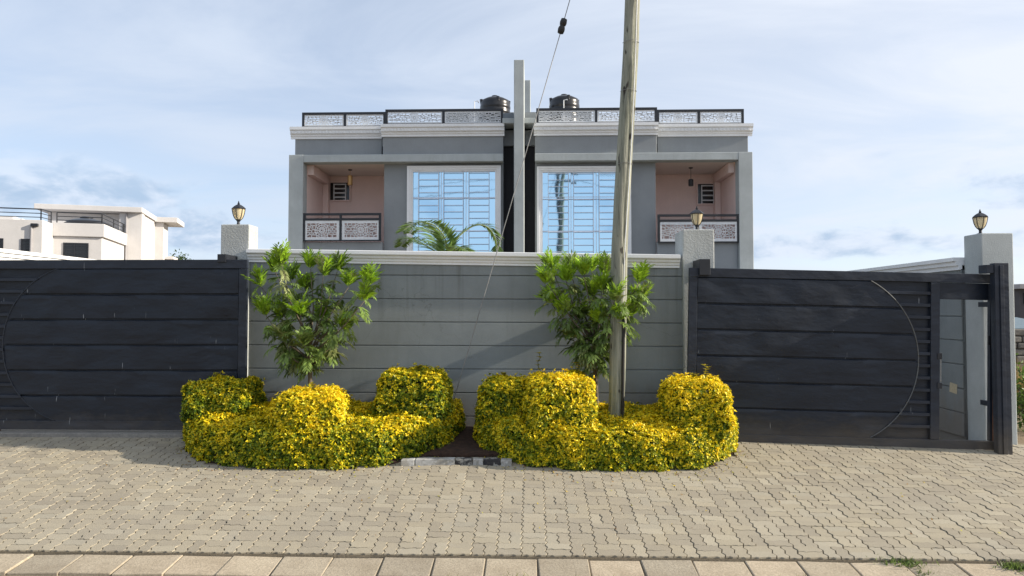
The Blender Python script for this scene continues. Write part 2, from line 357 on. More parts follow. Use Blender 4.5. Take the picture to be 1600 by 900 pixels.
# ---------------------------------------------------------------- mesh helpers
def world_loc(o):
    v = Vector((0, 0, 0))
    while o is not None: v += o.location; o = o.parent
    return v
class MB:
    def __init__(s): s.v = []; s.f = []
    def add(s, vs, fs):
        b = len(s.v); s.v += [tuple(v) for v in vs]; s.f += [tuple(i + b for i in f) for f in fs]; return s
    def box(s, x0, x1, y0, y1, z0, z1):
        return s.hexa([(x0, y0, z0), (x1, y0, z0), (x1, y1, z0), (x0, y1, z0), (x0, y0, z1), (x1, y0, z1), (x1, y1, z1), (x0, y1, z1)])
    def hexa(s, c): return s.add(c, [(3, 2, 1, 0), (4, 5, 6, 7), (0, 1, 5, 4), (1, 2, 6, 5), (2, 3, 7, 6), (3, 0, 4, 7)])
    def bar(s, a, b, w, d, up=(0, 1, 0)):
        a, b = Vector(a), Vector(b); t = (b - a).normalized(); n = Vector(up); sd = t.cross(n).normalized()
        sd *= w / 2; n = n * (d / 2)
        return s.hexa([a - sd - n, a + sd - n, a + sd + n, a - sd + n, b - sd - n, b + sd - n, b + sd + n, b - sd + n])
    def tube(s, pts, r, n=8, cap=True):
        pts = [Vector(p) for p in pts]; rs = r if hasattr(r, '__len__') else [r] * len(pts)
        vs = []; fs = []; ref = None
        for i, p in enumerate(pts):
            t = (pts[min(i + 1, len(pts) - 1)] - pts[max(i - 1, 0)]).normalized()
            if ref is None: ref = t.orthogonal().normalized()
            ref = (ref - t * ref.dot(t)).normalized(); bi = t.cross(ref)
            for k in range(n):
                a = 2 * math.pi * k / n; vs.append(p + (ref * math.cos(a) + bi * math.sin(a)) * rs[i])
        for i in range(len(pts) - 1):
            for k in range(n):
                k2 = (k + 1) % n; fs.append((i * n + k, i * n + k2, (i + 1) * n + k2, (i + 1) * n + k))
        if cap: fs += [tuple(range(n - 1, -1, -1)), tuple((len(pts) - 1) * n + k for k in range(n))]
        return s.add(vs, fs)
    def lathe(s, c, prof, n=24):
        vs = []; fs = []
        for r, z in prof:
            for k in range(n):
                a = 2 * math.pi * k / n; vs.append((c[0] + r * math.cos(a), c[1] + r * math.sin(a), c[2] + z))
        for i in range(len(prof) - 1):
            for k in range(n):
                k2 = (k + 1) % n; fs.append((i * n + k, i * n + k2, (i + 1) * n + k2, (i + 1) * n + k))
        fs += [tuple(range(n - 1, -1, -1)), tuple((len(prof) - 1) * n + k for k in range(n))]
        return s.add(vs, fs)
    def extrude(s, prof, A, B):
        """closed profile of (out, up), out = towards -Y, from point A to point B"""
        n = len(prof); A, B = Vector(A), Vector(B)
        vs = [A + Vector((0, -o, u)) for o, u in prof] + [B + Vector((0, -o, u)) for o, u in prof]
        fs = [(i, (i + 1) % n, n + (i + 1) % n, n + i) for i in range(n)] + [tuple(range(n - 1, -1, -1)), tuple(range(n, 2 * n))]
        return s.add(vs, fs)
    def build(s, name, mat, parent=None, local=False, smooth=False, bevel=0.0, loc=None, **props):
        me = bpy.data.meshes.new(name)
        off = Vector((0, 0, 0))
        if parent is not None and not local: off = world_loc(parent)
        if parent is None and loc is not None: off = Vector(loc)
        me.from_pydata([(v[0] - off.x, v[1] - off.y, v[2] - off.z) for v in s.v], [], s.f)
        me.materials.append(M[mat] if isinstance(mat, str) else mat)
        o = bpy.data.objects.new(name, me); COL.objects.link(o)
        if parent is not None: o.parent = parent
        elif loc is not None: o.location = off
        import bmesh
        bm = bmesh.new(); bm.from_mesh(me); bmesh.ops.recalc_face_normals(bm, faces=bm.faces[:]); bm.to_mesh(me); bm.free()
        if smooth:
            for p in me.polygons: p.use_smooth = True
            if smooth == 'auto':
                mod = o.modifiers.new('edges', 'EDGE_SPLIT'); mod.split_angle = R(35)
        if bevel:
            mod = o.modifiers.new('bevel', 'BEVEL'); mod.width = bevel; mod.segments = 2; mod.limit_method = 'ANGLE'; mod.angle_limit = R(40)
        for k, v in props.items(): o[k] = v
        return o
def thing(name, label, cat, loc, group=None, rot=None):
    o = bpy.data.objects.new(name, None); COL.objects.link(o); o.location = loc; o.empty_display_size = 0.2
    if rot: o.rotation_euler = rot
    o['label'] = label; o['category'] = cat
    if group: o['group'] = group
    return o
def box(*a): return MB().box(*a)

# ================================================================ GROUND
ys = [-900, -300, -60, -15, 0, 3, 5.15, 5.3, 8.6, 8.8, 9.0, 14, 22, 40, 120, 400, 1500]
zs = [-.62, -.62, -.62, -.62, -.62, -.62, -.62, -.60, -.30, -.24, -.23, -.23, -.23, -.23, -.23, -.23, -.23]
xs = [-1500, -300, -60, -20, -8, 0, 8, 20, 60, 300, 1500]
g = MB(); nx = len(xs)
g.add([(x, y, z) for y, z in zip(ys, zs) for x in xs], [(j * nx + i, j * nx + i + 1, (j + 1) * nx + i + 1, (j + 1) * nx + i) for j in range(len(ys) - 1) for i in range(nx - 1)])
g.build('ground', 'earth', kind='structure')
# road with a dusty edge
rd = MB(); rx = [-60 + 4 * i for i in range(31)]
rd.add([(x, y, -.52 + (0.045 if y > 5 else 0.0)) for y in (-7, -2, 3, 4.9, 5.32) for x in rx], [(j * 31 + i, j * 31 + i + 1, (j + 1) * 31 + i + 1, (j + 1) * 31 + i) for j in range(4) for i in range(30)])
rd.build('road', 'road', kind='structure')

# kerb of precast slabs
kerb = MB().hexa([(-14, 5.30, -.62), (12, 5.30, -.62), (12, 5.585, -.62), (-14, 5.585, -.62), (-14, 5.30, -.470), (12, 5.30, -.470), (12, 5.585, -.440), (-14, 5.585, -.440)]).build('kerb', 'sand', kind='structure')
SL = 0.398; x0 = PX(600, 5.58, 866)
for i in range(-24, 22):
    xa = x0 + i * SL; r = random.Random(i + 400)
    ga, gb = 0.002 + r.random() * 0.004, 0.002 + r.random() * 0.004
    za, zb = r.uniform(-.006, .006), r.uniform(-.006, .006); sk = r.uniform(-.014, .014)
    yb, yf = 5.592 + r.uniform(-.004, .004), 5.285 + r.uniform(-.008, .008)
    c = [(xa + ga + sk, yf, -.53), (xa + SL - gb, yf, -.53), (xa + SL - gb, yb, -.53), (xa + ga, yb, -.53),
         (xa + ga + sk, yf, -.456 + za), (xa + SL - gb, yf, -.456 + zb), (xa + SL - gb, yb, -.424 + zb), (xa + ga, yb, -.424 + za)]
    MB().hexa(c).build('kerb_slab', 'slab', kerb, bevel=0.008)

# planter outlines (plan view), one per hedge
BEDL = [tuple(GP(x, y).xy) for x, y in ((288, 690), (287, 706), (310, 722), (360, 731), (430, 735), (520, 735), (590, 730), (640, 720), (690, 708), (718, 690))]
BEDL = [(BEDL[0][0] + .02, 8.78)] + BEDL + [(BEDL[-1][0] + .03, 8.78)]
BEDR = [tuple(GP(x, y).xy) for x, y in ((742, 690), (752, 704), (785, 720), (830, 731), (900, 737), (1000, 738), (1080, 737), (1120, 728), (1148, 712), (1154, 697))]
BEDR = [(BEDR[0][0] - .02, 8.78)] + BEDR + [(BEDR[-1][0] - .02, 8.72)]
def sd_poly(px, py, poly):
    d = np.full(px.shape, 1e9); ins = np.zeros(px.shape, bool); n = len(poly)
    for i in range(n):
        ax, ay = poly[i]; bx, by = poly[(i + 1) % n]; ex, ey = bx - ax, by - ay
        wx, wy = px - ax, py - ay; t = np.clip((wx * ex + wy * ey) / (ex * ex + ey * ey), 0, 1)
        d = np.minimum(d, np.hypot(wx - ex * t, wy - ey * t))
        cnd = (ay > py) != (by > py)
        ins ^= cnd & (px < (bx - ax) * (py - ay) / (by - ay + 1e-12) + ax)
    return np.where(ins, -d, d)
# pavement: base sheet, then interlocking pavers in a parquet of pairs
pxs = np.linspace(-10, 8.4, 60); pys = np.linspace(5.6, 9.15, 14)
pv = MB(); n = len(pxs)
pv.add([(x, y, gz(x, y) - .016) for y in pys for x in pxs], [(j * n + i, j * n + i + 1, (j + 1) * n + i + 1, (j + 1) * n + i) for j in range(len(pys) - 1) for i in range(n - 1)])
nb = len(pv.v); pv.add([(x, 5.6, gz(x, 5.6) - d) for d in (.010, .2) for x in pxs], [(i, i + 1, n + i + 1, n + i) for i in range(n - 1)])
pavement = pv.build('pavement', 'sand', kind='structure')
U = 0.0985; AMP = 0.011
def paver_outline(kind):
    w, h = (2, 1) if kind == 'h' else (1, 2); pts = []; HA = .0055
    for i in range(w): pts += [((i + t) * U, s) for t, s in ((.4, HA), (.6, -HA))]
    for j in range(h): pts += [(w * U + s, (j + t) * U) for t, s in ((.3, AMP), (.7, -AMP))]
    for i in reversed(range(w)): pts += [((i + t) * U, h * U + s) for t, s in ((.6, -HA), (.4, HA))]
    for j in reversed(range(h)): pts += [(s, (j + t) * U) for t, s in ((.7, -AMP), (.3, AMP))]
    # square corners
    n = len(pts); out = []
    c = {0: (0, 0), 2 * w: (w * U, 0), 2 * w + 2 * h: (w * U, h * U), 4 * w + 2 * h: (0, h * U)}
    for k in range(n):
        if k in c: out.append(c[k])
        out.append(pts[k])
    return np.array(out) - np.array((w * U / 2, h * U / 2)), w * U, h * U
def paver_verts(kind):
    p, w, h = paver_outline(kind)
    top = p * np.array(((w - .0112) / w, (h - .0042) / h)); bot = p * np.array(((w - .006) / w, (h - .0015) / h))
    n = len(p)
    v = np.vstack([np.column_stack([top, np.zeros(n)]), np.column_stack([bot, np.full(n, -.014)])])
    f = [tuple(range(n))] + [(n + i, n + (i + 1) % n, (i + 1) % n, i) for i in range(n)]
    return v, f
PVV = {k: paver_verts(k) for k in 'hv'}
PME = {}
for k in 'hv':
    me = bpy.data.meshes.new('paver'); me.from_pydata(PVV[k][0].tolist(), [], PVV[k][1]); me.materials.append(M['paver']); PME[k] = me
cells = []
cx0 = PX(657, 5.6, 866) ; NR = 17
for i in range(-46, 42):
    for j in range(NR):
        X, Y = cx0 + i * 2 * U, 5.605 + j * 2 * U
        if Y + 2 * U > 9.12: continue
        if (i + j) % 2: items = [('h', X + U, Y + U * .5), ('h', X + U, Y + U * 1.5)]
        else: items = [('v', X + U * .5, Y + U), ('v', X + U * 1.5, Y + U)]
        cells += items
arr = np.array([(c[1], c[2]) for c in cells])
inbed = (sd_poly(arr[:, 0], arr[:, 1], BEDL) < -.06) | (sd_poly(arr[:, 0], arr[:, 1], BEDR) < -.06)
px_scr = 832 + arr[:, 0] / arr[:, 1] * F_PX
vis = (px_scr > -20) & (px_scr < 1620)
order = np.lexsort((np.abs(arr[:, 0]), np.round(arr[:, 1] + np.where(vis, 0, 100), 1)))
near = set([int(q) for q in order if not inbed[q]][:300])
fv, ff = [], []; nbase = 0
for q, (k, X, Y) in enumerate(cells):
    if inbed[q]: continue
    rr = random.Random(q)
    z = gz(X, Y) + rr.uniform(-.003, .003) - 0.10 * max(0, .02 - rr.random()); e = .05
    sx = (gz(X + e, Y) - gz(X - e, Y)) / (2 * e) + rr.uniform(-.022, .022); sy = (gz(X, Y + e) - gz(X, Y - e)) / (2 * e) + rr.uniform(-.022, .022)
    rz = rr.uniform(-.012, .012)
    if q in near:
        o = bpy.data.objects.new('paver', PME[k]); COL.objects.link(o); o.parent = pavement
        o.location = (X, Y, z); o.rotation_euler = (math.atan(sy), -math.atan(sx), rz)
    else:
        v = PVV[k][0]; c, s_ = math.cos(rz), math.sin(rz)
        vx, vy = v[:, 0] * c - v[:, 1] * s_, v[:, 0] * s_ + v[:, 1] * c
        fv.append(np.column_stack([vx + X, vy + Y, v[:, 2] + z + vx * sx + vy * sy]))
        ff += [tuple(t + nbase for t in f) for f in PVV[k][1]]; nbase += len(v)
me = bpy.data.meshes.new('paver_field'); me.from_pydata(np.vstack(fv).tolist(), [], ff); me.materials.append(M['paver'])
o = bpy.data.objects.new('paver_field', me); COL.objects.link(o); o.parent = pavement; o['kind'] = 'stuff'

# planter soil and its painted kerb
sb = MB(); sx_ = np.linspace(BEDL[0][0] - .02, BEDR[-1][0] + .02, 40); sy_ = np.linspace(7.6, 8.98, 12)
def soil_z(x, y): return gz(x, y) + .035 + .02 * math.sin(7 * x + 3 * y) * math.sin(5 * y - 2 * x)
mid = [(x, y) for y in sy_ for x in sx_]
keep = []
sb.add([(x, max(y, 7.86 if -1.35 < x < -.25 else y), soil_z(x, y)) for x, y in mid], [(j * 40 + i, j * 40 + i + 1, (j + 1) * 40 + i + 1, (j + 1) * 40 + i) for j in range(11) for i in range(39)])
for k in range(len(sb.v)):
    x, y, z = sb.v[k]
    if min(float(sd_poly(np.array([x]), np.array([y]), BEDL)[0]), float(sd_poly(np.array([x]), np.array([y]), BEDR)[0])) > -.03 and not (-1.6 < x < -.05 and y > 7.8):
        sb.v[k] = (x, y, gz(x, y) - .05)
sb.build('planter_soil', 'soil', smooth=True, kind='structure')
kb = bpy.data.objects.new('planter_kerb', None); COL.objects.link(kb); kb.location = (-.9, 7.8, gz(-.9, 7.8)); kb['kind'] = 'structure'
ks = [(626, 648, 'kerb_white'), (648.5, 711, 'kerb_white'), (712, 738, 'kerb_black'), (738.5, 755, 'kerb_white'), (755.5, 782, 'kerb_black'), (782.5, 800, 'kerb_white')]
for xa, xb, mt in ks:
    def kp(x): 
        t = (x - 600) / 210; y = 726.5 + 3.0 * (2 * t - 1) ** 2 * (0.9 if x > 700 else 1.2) ; return GP(x, y)
    a, b = kp(xa), kp(xb); b.x -= .003; h = .066
    c = [(a.x, a.y, a.z - .06), (b.x, b.y, b.z - .06), (b.x, b.y + .09, b.z - .06), (a.x, a.y + .09, a.z - .06),
         (a.x, a.y, a.z + h), (b.x, b.y, b.z + h), (b.x, b.y + .09, b.z + h), (a.x, a.y + .09, a.z + h)]
    o = MB().hexa(c).build('kerb_stone', mt, kb, bevel=.008)

# ================================================================ GATE TRACKS
tr = MB()
a, b = P(-200, 676, 8.52), P(392, 678, 8.52)
tr.box(a.x, PX(392, 8.52, 676), 8.50, 8.84, gz(-5, 8.6) - .1, .022)
tr.build('gate_kerb', 'concrete', kind='structure', bevel=.01)

# ================================================================ BOUNDARY WALL
WY = 8.97
wall = thing('boundary_wall', 'dark grey plastered wall with grooved bands and white coping, between the two gates', 'wall', (-.9, WY, 0))
def lerp(a, b, t): return a + (b - a) * t
xl, xr = PX(387, WY, 500), PX(1070, WY, 500)
grooves = [(429, 432), (466, 468.5), (502, 505), (539, 541.5), (575.5, 578), (613, 614.5), (650, 651)]
def wz(yl, yr, X):
    zl, zr = P(387, yl, WY).z, P(1062, yr, WY).z
    return lerp(zl, zr, (X - xl) / (xr - xl))
MB().hexa([(xl, WY + .018, -.3), (xr, WY + .018, -.3), (xr, WY + .2, -.3), (xl, WY + .2, -.3), (xl, WY + .018, wz(394, 402, xl)), (xr, WY + .018, wz(394, 402, xr)), (xr, WY + .2, wz(394, 402, xr)), (xl, WY + .2, wz(394, 402, xl))]).build('core', 'wall_grey', wall)
edges_ = [(398, 405)] + grooves + [(720, 720)]
for (a0, a1), (b0, b1) in zip(edges_[:-1], edges_[1:]):
    gp = .006
    c = [(xl + .002, WY, wz(b0, b1, xl) + gp), (xr - .002, WY, wz(b0, b1, xr) + gp), (xr - .002, WY + .03, wz(b0, b1, xr) + gp), (xl + .002, WY + .03, wz(b0, b1, xl) + gp),
         (xl + .002, WY, wz(a0, a1, xl) - gp), (xr - .002, WY, wz(a0, a1, xr) - gp), (xr - .002, WY + .03, wz(a0, a1, xr) - gp), (xl + .002, WY + .03, wz(a0, a1, xl) - gp)]
    MB().hexa(c).build('band', 'wall_grey', wall, bevel=.004)
CP = [(0, .0), (.02, .0), (.02, .022), (.032, .036), (.036, .058), (.055, .072), (.062, .098), (.085, .108), (.092, .118), (.092, .158), (.0, .170), (-.22, .170), (-.22, 0)]
A, B = P(385.5, 388, 8.9), P(1063, 397, 8.9)
MB().extrude(CP, (A.x, WY + .0, A.z - .170), (B.x, WY + .0, B.z - .170)).build('coping', 'trim_white', wall)

# pillars with lanterns
def lantern(c, label):
    t = thing('pillar_lantern', label, 'lantern', c, 'lanterns on the gate pillars')
    H = .305 / 38.0
    def L(prof, n=20): return MB().lathe((0, 0, 0), prof, n)
    L([(.045, 0), (.045, .012), (.02, .02), (.017, .05), (.03, .07), (.038, .078)], 16).build('base', 'black_metal', t, local=True, smooth='auto')
    L([(.032, .079), (.050, .105), (.066, .15), (.075, .20), (.077, .215)], 18).build('glass', 'lamp_glass', t, local=True, smooth='auto')
    for k in range(6):
        a = math.pi / 3 * k + .5
        MB().tube([(r * math.cos(a), r * math.sin(a), z) for r, z in ((.034, .077), (.054, .105), (.070, .15), (.079, .20), (.082, .216))], .0045, 5).build('rib', 'black_metal', t, local=True)
    L([(.092, .214), (.096, .222), (.070, .245), (.045, .262), (.020, .275), (.012, .28)], 6).build('roof', 'black_metal', t, local=True)
    L([(.012, .279), (.017, .288), (.008, .297), (.010, .303), (.003, .322), (.001, .325)], 10).build('finial', 'black_metal', t, local=True, smooth='auto')
    return t
def pillar(name_label, x0, x1, ytop, Y, depth, lab):
    a, b = P(x0, ytop, Y), P(x1, ytop, Y)
    t = thing('gate_pillar', name_label, 'pillar', ((a.x + b.x) / 2, Y + depth / 2, -.1), 'gate pillars')
    MB().box(a.x, b.x, Y, Y + depth, -.4, a.z).build('shaft', 'pillar_grey' if lab else 'light_grey', t, bevel=.012)
    return t, a, b
p1, a, b = pillar('light grey rough plastered pillar at the right end of the left gate', 345, 389.5, 350.5, 8.95, .30, True)
q = P(373, 350, 9.1); lantern((q.x, 9.09, a.z - .001), 'black lantern with cream glass on the pillar beside the left gate')
br = MB().box(PX(347, 8.74), PX(360, 8.74), 8.60, 8.95, 2.10, P(347, 398, 8.7).z); br.build('guide_bracket', 'black_metal', p1, bevel=.004)
p2, a, b = pillar('light grey rough plastered pillar between the grey wall and the right gate', 1067, 1116, 358.5, 8.92, .50, True)
q = P(1088, 350, 9.0); lantern((PX(1089, 9.1, 350), 9.1, a.z - .001), 'black lantern with cream glass on the pillar in front of the right balcony')
MB().box(PX(1092, 8.6), PX(1109, 8.6), 8.565, 8.92, P(1092, 430, 8.6).z, P(1092, 405, 8.6).z).build('guide_bracket', 'black_metal', p2, bevel=.004)
p3, a, b = pillar('smooth blue grey pillar at the far right behind the steel post', 1533, 1583, 364, 8.95, .36, False)
lantern((PX(1534, 9.1, 350), 9.13, a.z - .001), 'black lantern with cream glass on the far right pillar')

# ================================================================ GATES
GS = 8.62 / F_PX
def gate(label, ox, oz, mirror, tilt, feat):
    x_ch, x_mx, p0, p1_, e0, e1 = feat
    s = -1 if mirror else 1
    t = thing('sliding_gate', label, 'gate', (ox, 8.62, oz), 'black sliding gates', (0, tilt, 0))
    def bx(x0, x1, y0, y1, z0, z1):
        X0, X1 = sorted((s * x0 * GS, s * x1 * GS)); return (X0, X1, y0, y1, z0 * GS, z1 * GS)
    def fr(nm, *a, mat='gate_frame', bev=.004): return MB().box(*bx(*a)).build(nm, mat, t, local=True, bevel=bev)
    W_, H_ = e1, 272
    fr('top_rail', 0, W_, 0, .055, 258, H_); fr('bottom_rail', 0, W_, -.003, .055, 3, 17)
    fr('stile', 0, 13, .003, .052, 17.4, 257.6); fr('stile', p0, p1_, .002, .052, 17.4, 257.6); fr('stile', e0, e1, .003, .052, 17.4, 257.6)
    fr('header_plate', p1_ + .3, e0 - .3, .018, .026, 232, 257.5, mat='gate')
    fr('backing_sheet', 11, p0 + 2, .047, .051, 15, 260, mat='gate', bev=0)
    sag = x_mx - x_ch; cz = 137.5; Rr = (120.5 ** 2 + sag ** 2) / (2 * sag); cx = x_mx - Rr
    for k in range(6):
        z0, z1 = 17.5 + 40.1 * k + (0.9 if k else -.4), 17.5 + 40.1 * (k + 1) - (2.1 if k < 5 else 0)
        nxp, nzp = 40, 6; vs, fs = [], []
        rr = np.random.default_rng(int(50 + k + (100 if mirror else 0)))
        ph = rr.uniform(0, 6.28, 6)
        for j in range(nzp + 1):
            z = lerp(z0, z1, (0, .2, .4, .6, .8, .955, 1)[j]); xe = cx + math.sqrt(max(0, Rr ** 2 - (z - cz) ** 2))
            for i in range(nxp + 1):
                x = lerp(13.6, xe, i / nxp)
                env = math.sin(math.pi * j / nzp)
                dent = .0055 * env * (math.sin(x * .031 + ph[0]) + .7 * math.sin(x * .071 + ph[1] + z * .02) + .4 * math.sin(x * .13 + ph[2]))
                lean = -.004 * (1 - j / nzp) + (.010 if j == nzp else 0)
                vs.append((s * x * GS, .010 + dent + lean, z * GS))
        n = nxp + 1
        for j in range(nzp):
            for i in range(nxp): fs.append((j * n + i, j * n + i + 1, (j + 1) * n + i + 1, (j + 1) * n + i))
        b0 = len(vs)
        ring = [i for i in range(n)] + [j * n + nxp for j in range(1, nzp + 1)] + [nzp * n + i for i in range(nxp - 1, -1, -1)] + [j * n for j in range(nzp - 1, 0, -1)]
        for i in ring: vs.append((vs[i][0], .046, vs[i][2]))
        for i in range(len(ring)): fs.append((ring[i], b0 + i, b0 + (i + 1) % len(ring), ring[(i + 1) % len(ring)]))
        o = MB().add(vs, fs).build('panel', 'gate', t, local=True, smooth='auto')
    aa = math.asin(119.5 / Rr)
    arc = [(s * (cx + (Rr + .9) * math.cos(u)) * GS, .004, (cz + (Rr + .9) * math.sin(u)) * GS) for u in np.linspace(-aa, aa, 40)]
    MB().tube(arc, .0065, 6).build('arc_trim', 'gate_frame' if mirror else 'arc_edge', t, local=True)
    for k in range(12):
        z = 257.7 - 18.6 * (k + 1) + 1.5
        if abs(z - cz) < Rr: xa = cx + math.sqrt(Rr ** 2 - (z - cz) ** 2) + 2
        fr('slat', xa, p0 - .3, .008, .046, z - 2.4, z + 2.4, bev=.003)
    if True:   # handle and hinges of the wicket opening
        fr('lock_box', e0 - 4, e0 + 6, -.02, .003, 163, 178, mat='black_metal')
        for zz in (95, 140): fr('hinge', p1_ - 4, p1_ + 3, -.008, .002, zz, zz + 9, mat='black_metal')
        MB().tube([(s * (p1_ + 2) * GS, .01, z * GS) for z in np.linspace(95, 150, 24)], [.004 + .003 * (i % 2) for i in range(24)], 6).build('chain', 'chain', t, local=True)
        fr('strike_edge', e1 - 3.5, e1 + 1.2, -.004, .0028, 18, 232, mat='rust', bev=0)
    for xx in (70, 400):
        MB().tube([(s * xx * GS, .015, -3 * GS), (s * xx * GS, .045, -3 * GS)], .045, 14).build('wheel', 'rust', t, local=True, smooth='auto')
    return t
M['arc_edge'] = plain('worn_steel_edge', (0.10, 0.105, 0.11), 0.45, 0.2, 0.3, 8)
M['chain'] = plain('pale_chain', (0.35, 0.34, 0.32), 0.5, 0.4, 0.2, 20)
gp = P(1073, 690, 8.62); tl = P(1073, 418, 8.62); trr = P(1550, 428.5, 8.62)
gate('black sliding gate on the right, with a rounded plate and an open wicket doorway', gp.x, tl.z - 272 * GS, False, math.atan((tl.z - trr.z) / (trr.x - tl.x)),
     [(PX(x, 8.62, 550) - gp.x) / GS for x in (1354.6, 1431, 1451, 1465, 1543, 1551)])
gl = P(386, 405.5, 8.62)
gate('black sliding gate on the left, running out of the picture, below the white house', gl.x, gl.z - 272 * GS, True, 0,
     [(gl.x - PX(x, 8.62, 540)) / GS for x in (90.6, 4.5)] + [(gl.x - PX(4.5, 8.62, 540)) / GS + d for d in (20, 34, 104, 117)])
# steel catch post (tied back to the pillar by two cleats)
a, b = P(1553, 411, 8.45), P(1575, 411, 8.45)
pt = thing('catch_post', 'tall black steel channel post that the right gate closes into', 'post', ((a.x + b.x) / 2, 8.5, -.2))
pc = MB(); zt = a.z
pc.box(a.x, b.x, 8.44, 8.47, -.35, zt); pc.build('web', 'gate_frame', pt, bevel=.004)
MB().box(a.x, a.x + .035, 8.4705, 8.53, -.35, zt - .001).build('flange', 'gate_frame', pt, bevel=.003)
MB().box(b.x - .05, b.x, 8.4705, 8.60, -.35, zt - .001).build('flange', 'gate_frame', pt, bevel=.003)
for zc_ in (.35, 1.55): MB().box(b.x - .045, b.x - .005, 8.6005, 8.95, zc_, zc_ + .06).build('cleat', 'gate_frame', pt)
MB().box(PX(1562, 8.43), PX(1568, 8.43), 8.425, 8.4395, -.33, zt - .03).build('rib', 'gate_frame', pt, bevel=.003)
MB().box(PX(1537, 8.5), a.x - .002, 8.45, 8.60, PZ(427, 8.5, 1540), PZ(414, 8.5, 1540)).build('guide_arm', 'gate_frame', pt, bevel=.004)
MB().box(gp.x - .2, b.x + 0.05, 8.60, 8.68, -.22, -.2).build('gate_rail', 'rust', kind='structure')

# ================================================================ SIDE WALLS INSIDE THE YARD
def side_wall(label, X, ztop, y0, y1, left):
    t = thing('side_wall', label, 'wall', (X, (y0 + y1) / 2, -.2))
    th = .2; xa, xb = (X - th, X) if left else (X, X + th)
    f = xb if left else xa; sg = 1 if left else -1
    MB().box(xa + (0 if left else .02), xb - (.02 if left else 0), y0, y1, -.4, ztop - .1).build('core', 'wall_grey', t)
    zz = [ztop - .14 - .31 * i for i in range(8)]
    for u, l in zip(zz[:-1], zz[1:]):
        MB().box(*sorted((f, f - sg * .03)), y0, y1, l + .006, u - .006).build('band', 'wall_grey', t, bevel=.004)
    cp = MB()
    for k, (o, z0, z1) in enumerate(((.03, .16, .105), (.06, .104, .05), (.09, .049, 0.0))):
        cp.box(xa - o, xb + o, y0, y1, ztop - z0, ztop - z1)
    cp.build('coping', 'trim_white', t)
    return t
sw = side_wall('grey grooved side wall with white coping seen through the right gate', 5.52, P(1508, 402, 9.3).z, 9.32, 20, False)
MB().add([(5.517, 9.62, PZ(612, 9.6, 1498)), (5.517, 9.45, PZ(614, 9.6, 1498)), (5.517, 9.44, PZ(599, 9.6, 1498)), (5.517, 9.60, PZ(597, 9.6, 1498)), (5.522, 9.53, PZ(600, 9.6, 1498))], [(0, 1, 2, 3), (0, 3, 4), (1, 2, 4)]).build('patch', 'paper', sw)
side_wall('grey side wall with white coping rising behind the left gate', -7.3, P(0, 391.5, 9.75).z, 9.2, 20, True)

# ================================================================ THE TWIN HOUSE
HY = 18.0
house = thing('twin_house', 'grey two storey twin house with white cornices and a tall middle fin', 'house', (-.3, HY, -.2))
def hb(nm, mat, *a, bev=.012, parent=house): return MB().box(*a).build(nm, mat, parent, bevel=bev)
def X(x, Y=HY): return PX(x, Y, 330)
def Z(y, Y=HY): return PZ(y, Y, 812)
CORN = [(0, 0), (.03, 0), (.03, .05), (.05, .07), (.05, .10), (.085, .125), (.085, .20), (.12, .225), (.12, .30), (0, .30)]
zb0, zb1 = Z(251.5), Z(239.5)
yside, ycen = 18.42, 18.12
def lattice(mb, x0, x1, z0, z1, y, seed, parent_w=.018, fw=.035):
    r = random.Random(seed); w, h = x1 - x0, z1 - z0
    for a in ((x0, x1, z0, z0 + fw), (x0, x1, z1 - fw, z1)): mb.box(a[0], a[1], y - .011, y + .011, a[2], a[3])
    for a in ((x0, x0 + fw), (x1 - fw, x1)): mb.box(a[0], a[1], y - .0105, y + .0105, z0 + fw, z1 - fw)
    xa, xb, za, zb = x0 + fw, x1 - fw, z0 + fw, z1 - fw
    w, h = xb - xa, zb - za; cx, cz, rc = (xa + xb) / 2, (za + zb) / 2, h * .52
    nr = 6; rows = []
    for k in range(nr):
        xs_ = []; x = xa + r.uniform(.03, .12)
        while x < xb - .04: xs_.append(x); x += r.uniform(.07, .14)
        rows.append(xs_)
    lines = []
    for k in range(nr + 1):
        z = za + h * k / nr; pts = sorted((rows[k - 1] if k > 0 else []) + (rows[k] if k < nr else []))
        lines.append([(p, z + (r.uniform(-.42, .42) * h / nr if 0 < k < nr else 0)) for p in [xa] + pts + [xb]])
    def inside(p): return (p[0] - cx) ** 2 + (p[1] - cz) ** 2 < rc * rc * .9
    def seg(a, b, ww):
        if inside(((a[0] + b[0]) / 2, (a[1] + b[1]) / 2)) or math.dist(a, b) < .004: return
        mb.bar((a[0], y, a[1]), (b[0], y, b[1]), ww, .016)
    for k in range(1, nr):
        for a, b in zip(lines[k][:-1], lines[k][1:]): seg(a, b, parent_w)
    for k in range(nr):
        for x in rows[k]:
            a = min(lines[k], key=lambda p: abs(p[0] - x)); b = min(lines[k + 1], key=lambda p: abs(p[0] - x)); seg(a, b, parent_w)
    for rad, nn in ((1.0, 20), (.72, 16), (.42, 12)):
        for k in range(nn):
            u, v = 2 * math.pi * k / nn, 2 * math.pi * (k + 1) / nn
            mb.bar((cx + rc * rad * .96 * math.cos(u), y, cz + rc * rad * .96 * math.sin(u)), (cx + rc * rad * .96 * math.cos(v), y, cz + rc * rad * .96 * math.sin(v)), parent_w * .9, .015)
    for k in range(12):
        u = 2 * math.pi * k / 12
        mb.bar((cx + rc * .12 * math.cos(u), y, cz + rc * .12 * math.sin(u)), (cx + rc * .95 * math.cos(u), y, cz + rc * .95 * math.sin(u)), parent_w * .8, .014)
seedc = [1]
